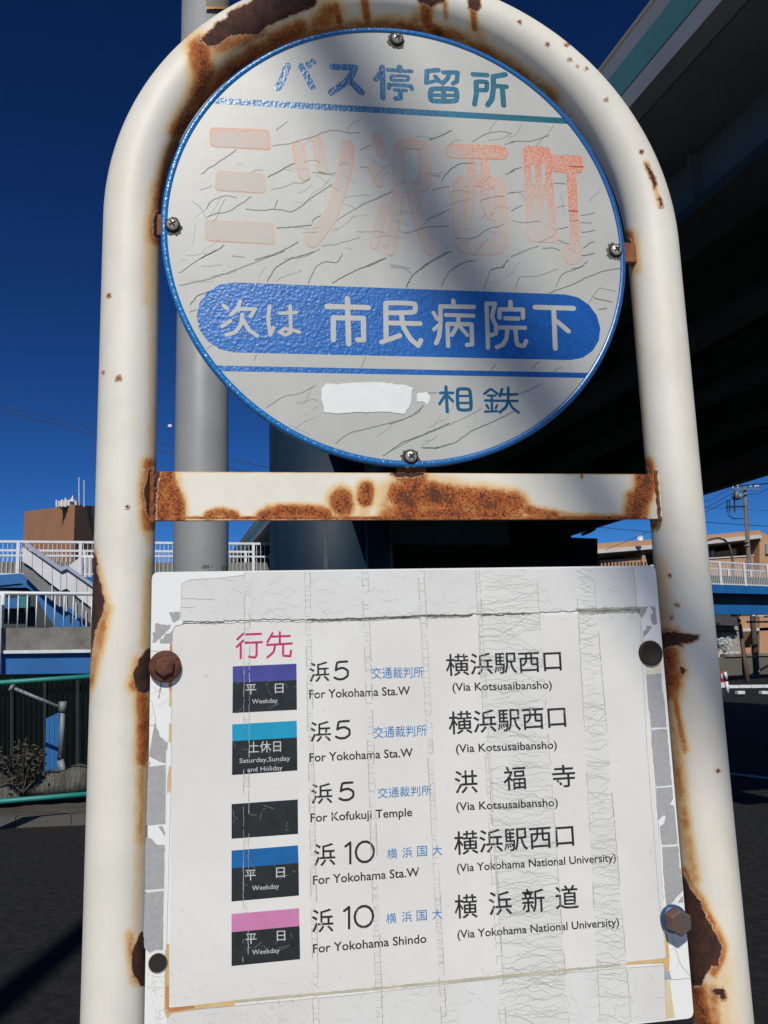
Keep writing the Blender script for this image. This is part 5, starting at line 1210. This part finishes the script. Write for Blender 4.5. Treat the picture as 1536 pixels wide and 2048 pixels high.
MB().bar(at(1405,1081,50), at(1423,1079,50), .11, .06, n=8).build('lamp_head', M_VSTEEL, lampp, True)

# low things under the footbridge at the right
gw_ = thing('retaining_wall', 'plain grey brown retaining wall under the footbridge on the right', 'wall', tuple(at(1500,1350,46)*np.array([1,1,0])))
MB().prism([at(1395,1316,50),at(1600,1309,50),at(1600,1400,50),at(1395,1400,50)],(0,.4,0)).build('wall_face', mat('wall_taupe', (.10,.095,.075), .85, var=.12, vscale=.8), gw_)
MB().prism([at(1450,1308,49.9),at(1600,1305,49.9),at(1600,1309.5,49.9),at(1450,1314,49.9)],(0,.6,0)).build('wall_coping', M_CONC, gw_)
sh = thing('grey_house', 'low house with dark roof and pale stone front behind the blossoming shrub', 'house', tuple(at(1450,1300,58)*np.array([1,1,0])))
MB().prism([at(1395,1252,58),at(1478,1250,58),at(1484,1316,58),at(1395,1318,58)],(0,6,0)).build('front_wall', mat('house_front', (.22,.17,.15), .8, col2=(.36,.33,.30), vscale=1.5), sh)
MB().prism([at(1390,1240,57),at(1440,1234,57),at(1478,1233,57),at(1479,1252,57),at(1440,1250,57),at(1390,1252,57)],(0,8,0)).build('roof', M_SHADE, sh)
MB().prism([at(1395,1262,57.6),at(1478,1260,57.6),at(1478,1263,57.6),at(1395,1265,57.6)],(0,.4,0)).build('window_band', M_CONC2, sh)
for k in range(5): MB().prism([at(1426+k*11,1304,57.7),at(1435+k*11,1303,57.7),at(1435+k*11,1314,57.7),at(1426+k*11,1315,57.7)],(0,.3,0)).build('stone_block', M_EAVE, sh)
leafy('blossom_shrub', 'white blossoming shrub in front of the low house beside the right tube', 'shrub', at(1448,1288,55), (.95,.5,.62), 520, mat('pale_blossom', (.42,.50,.50), .7, col2=(.6,.62,.6), vscale=4), .085, 14)
# red pickup
car = thing('red_truck', 'red truck cab with white bumper just beside the right tube', 'truck', tuple(at(1425,1392,30)*np.array([1,1,0])+np.array([0,0,GZ])))
M_RED = mat('red_car_paint', (.42,.012,.02), .3); YC = 30
MB().prism([at(1380,1385,YC),at(1447,1381,YC),at(1449,1362,YC),at(1446,1348,YC),at(1440,1339,YC),at(1428,1336,YC),at(1395,1336,YC),at(1380,1345,YC)],(0,1.5,0)).build('body', M_RED, car, bevel=.04)
MB().prism([at(1395,1342,YC-.03),at(1430,1342,YC-.03),at(1438,1346,YC-.03),at(1441,1357,YC-.03),at(1395,1359,YC-.03)],(0,.1,0)).build('windscreen', M_WIN, car)
MB().prism([at(1380,1367,YC-.1),at(1449,1365,YC-.1),at(1450,1375,YC-.1),at(1380,1378,YC-.1)],(0,.2,0)).build('bumper', M_WP, car)
MB().bar(at(1443,1347,YC-.12), at(1444,1356,YC-.12), .03, n=6).build('mirror', M_WP, car)
MB().bar(at(1441,1384,YC-.06), at(1441,1384,YC+.3), .18, n=16).build('wheel', M_WIRE, car, True)
MB().bar(at(1392,1386,YC-.06), at(1392,1386,YC+.3), .18, n=16).build('wheel', M_WIRE, car, True)
gr = thing('guardrail', 'white roadside guardrail along the far side of the road at the right', 'guardrail', tuple(at(1500,1380,28)))
for x_ in range(1455, 1640, 24): MB().prism([at(x_,1370-(x_-1455)*.012,28),at(x_+23,1370-(x_-1455)*.012,28),at(x_+23,1376-(x_-1455)*.012,28),at(x_,1376.5-(x_-1455)*.012,28)],(0,.05,0)).build('rail_beam', M_WP, gr)
for x_, lab in ((1452, 'white round delineator post beside the red truck'),):
    t_ = thing('delineator_post', lab, 'road post', tuple(at(x_,1386,27)))
    MB().bar(at(1450,1344,27), at(1453,1358,27), .055, n=10).build('post_top', M_WP, t_, True); MB().bar(at(1453,1358,27), at(1454,1363,27), .05, n=10).build('dark_band', M_WIRE, t_, True); MB().bar(at(1453,1363,27), at(1456,1386,27), .055, n=10).build('post_shaft', M_WP, t_, True)
for x_, w_, lab in ((1476,14,'small white concrete block left of the leaning post at the road edge'),(1524,12,'small white concrete block right of the utility pole at the road edge')):
    o = MB().prism([at(x_,1382,27.5),at(x_+w_,1382,27.5),at(x_+w_,1388,27.5),at(x_,1388,27.5)],(0,.2,0)).build('road_block', M_WP); tag(o, lab, 'block', 'white blocks at the road edge')

# overhead wires
def wire(pts, Y0, Y1, r, label, group):
    P = []
    for i in range(len(pts)): P.append(at(pts[i][0], pts[i][1], Y0+(Y1-Y0)*i/(len(pts)-1)))
    o = MB().tube(P, r, 5).build('overhead_wire', M_WIRE); tag(o, label, 'wire', group)
LW = 'power lines across the sky'
wire([(-60,800),(0,812),(120,838),(200,858),(400,905),(600,948)], 40, 40, .018, 'upper of the two power lines running down left of the tube', LW)
wire([(-60,806),(0,821),(120,849),(200,872),(400,922),(600,968)], 40, 40, .018, 'lower of the two power lines running down left of the tube', LW)
wire([(-60,755),(0,772),(200,823),(345,862),(420,885)], 44, 44, .009, 'faint thin wire that carries the small white ball', LW)
wire([(1100,1050),(1300,1063),(1400,1045),(1536,1052),(1700,1060)], 50, 50, .018, 'level power line crossing behind the utility pole', LW) if 0 else None
wire([(1150,1048),(1195,1054),(1300,1064)], 50, 50, .02, 'dark wire in the gap between bar and board', LW)
wire([(1380,1042),(1480,1049),(1560,1054)], 50, 52, .022, 'thick level power line behind the pole just over the roof', LW)
wire([(1380,1012),(1450,1017),(1560,1023)], 50, 52, .010, 'thin level wire behind the transformer', LW)
wire([(1380,1015),(1420,1000),(1465,974)], 50, 48, .014, 'steep wire rising to the left insulator of the pole', LW)
wire([(1380,1032),(1430,1006),(1466,986)], 50, 48, .018, 'upper of two wires rising to the transformer', LW)
wire([(1380,1038),(1430,1015),(1466,996)], 50, 48, .018, 'lower of two wires rising to the transformer', LW)
wire([(1466,973),(1500,970),(1600,962)], 48, 40, .035, 'heavy cable leaving the pole top to the right', LW)
wire([(1493,990),(1515,988),(1560,965)], 48, 44, .012, 'thin sagging cable leaving the pole to the right', LW)
wire([(1210,1100),(1255,1082),(1300,1062)], 60, 58, .018, 'wire rising past the satellite dish', LW)
ball = thing('wire_marker_ball', 'small white ball high in the sky between left tube and grey pole', 'marker ball', tuple(at(340,853,44)))
bm = bmesh.new(); bmesh.ops.create_uvsphere(bm, u_segments=16, v_segments=10, radius=.125); me = bpy.data.meshes.new('ball'); bm.to_mesh(me); bm.free()
for p in me.polygons: p.use_smooth = True
o = link('ball_shell', me, M_WP); o.parent = ball

# unseen rod and pole, added to cast the soft shadow on disc and tube
S = np.array(SUN); tS = 9.5
P1 = at(715,180,YD); P2 = at(1425,1420,0)
A1 = P1+S*tS; A2 = P2+S*tS; dd = (A2-A1)/np.linalg.norm(A2-A1)
topp = A1-dd*((7.6-A1[2])/(-dd[2]) if dd[2] else 0); 
topp = A1+dd*((12.6-A1[2])/dd[2]); botp = A1+dd*((GZ-A1[2])/dd[2])
stay = thing('shadow_pole', 'utility pole with a thick slanting stay behind the photographer', 'utility pole', (float(topp[0]), float(topp[1]), GZ))
MB().bar(botp, topp, .034, n=14).build('shadow_stay', M_GREYP, stay, True)
MB().bar((topp[0], topp[1], GZ), (topp[0], topp[1], 13.4), .17, .11, n=18).build('pole_shaft', M_WOODP, stay, True)
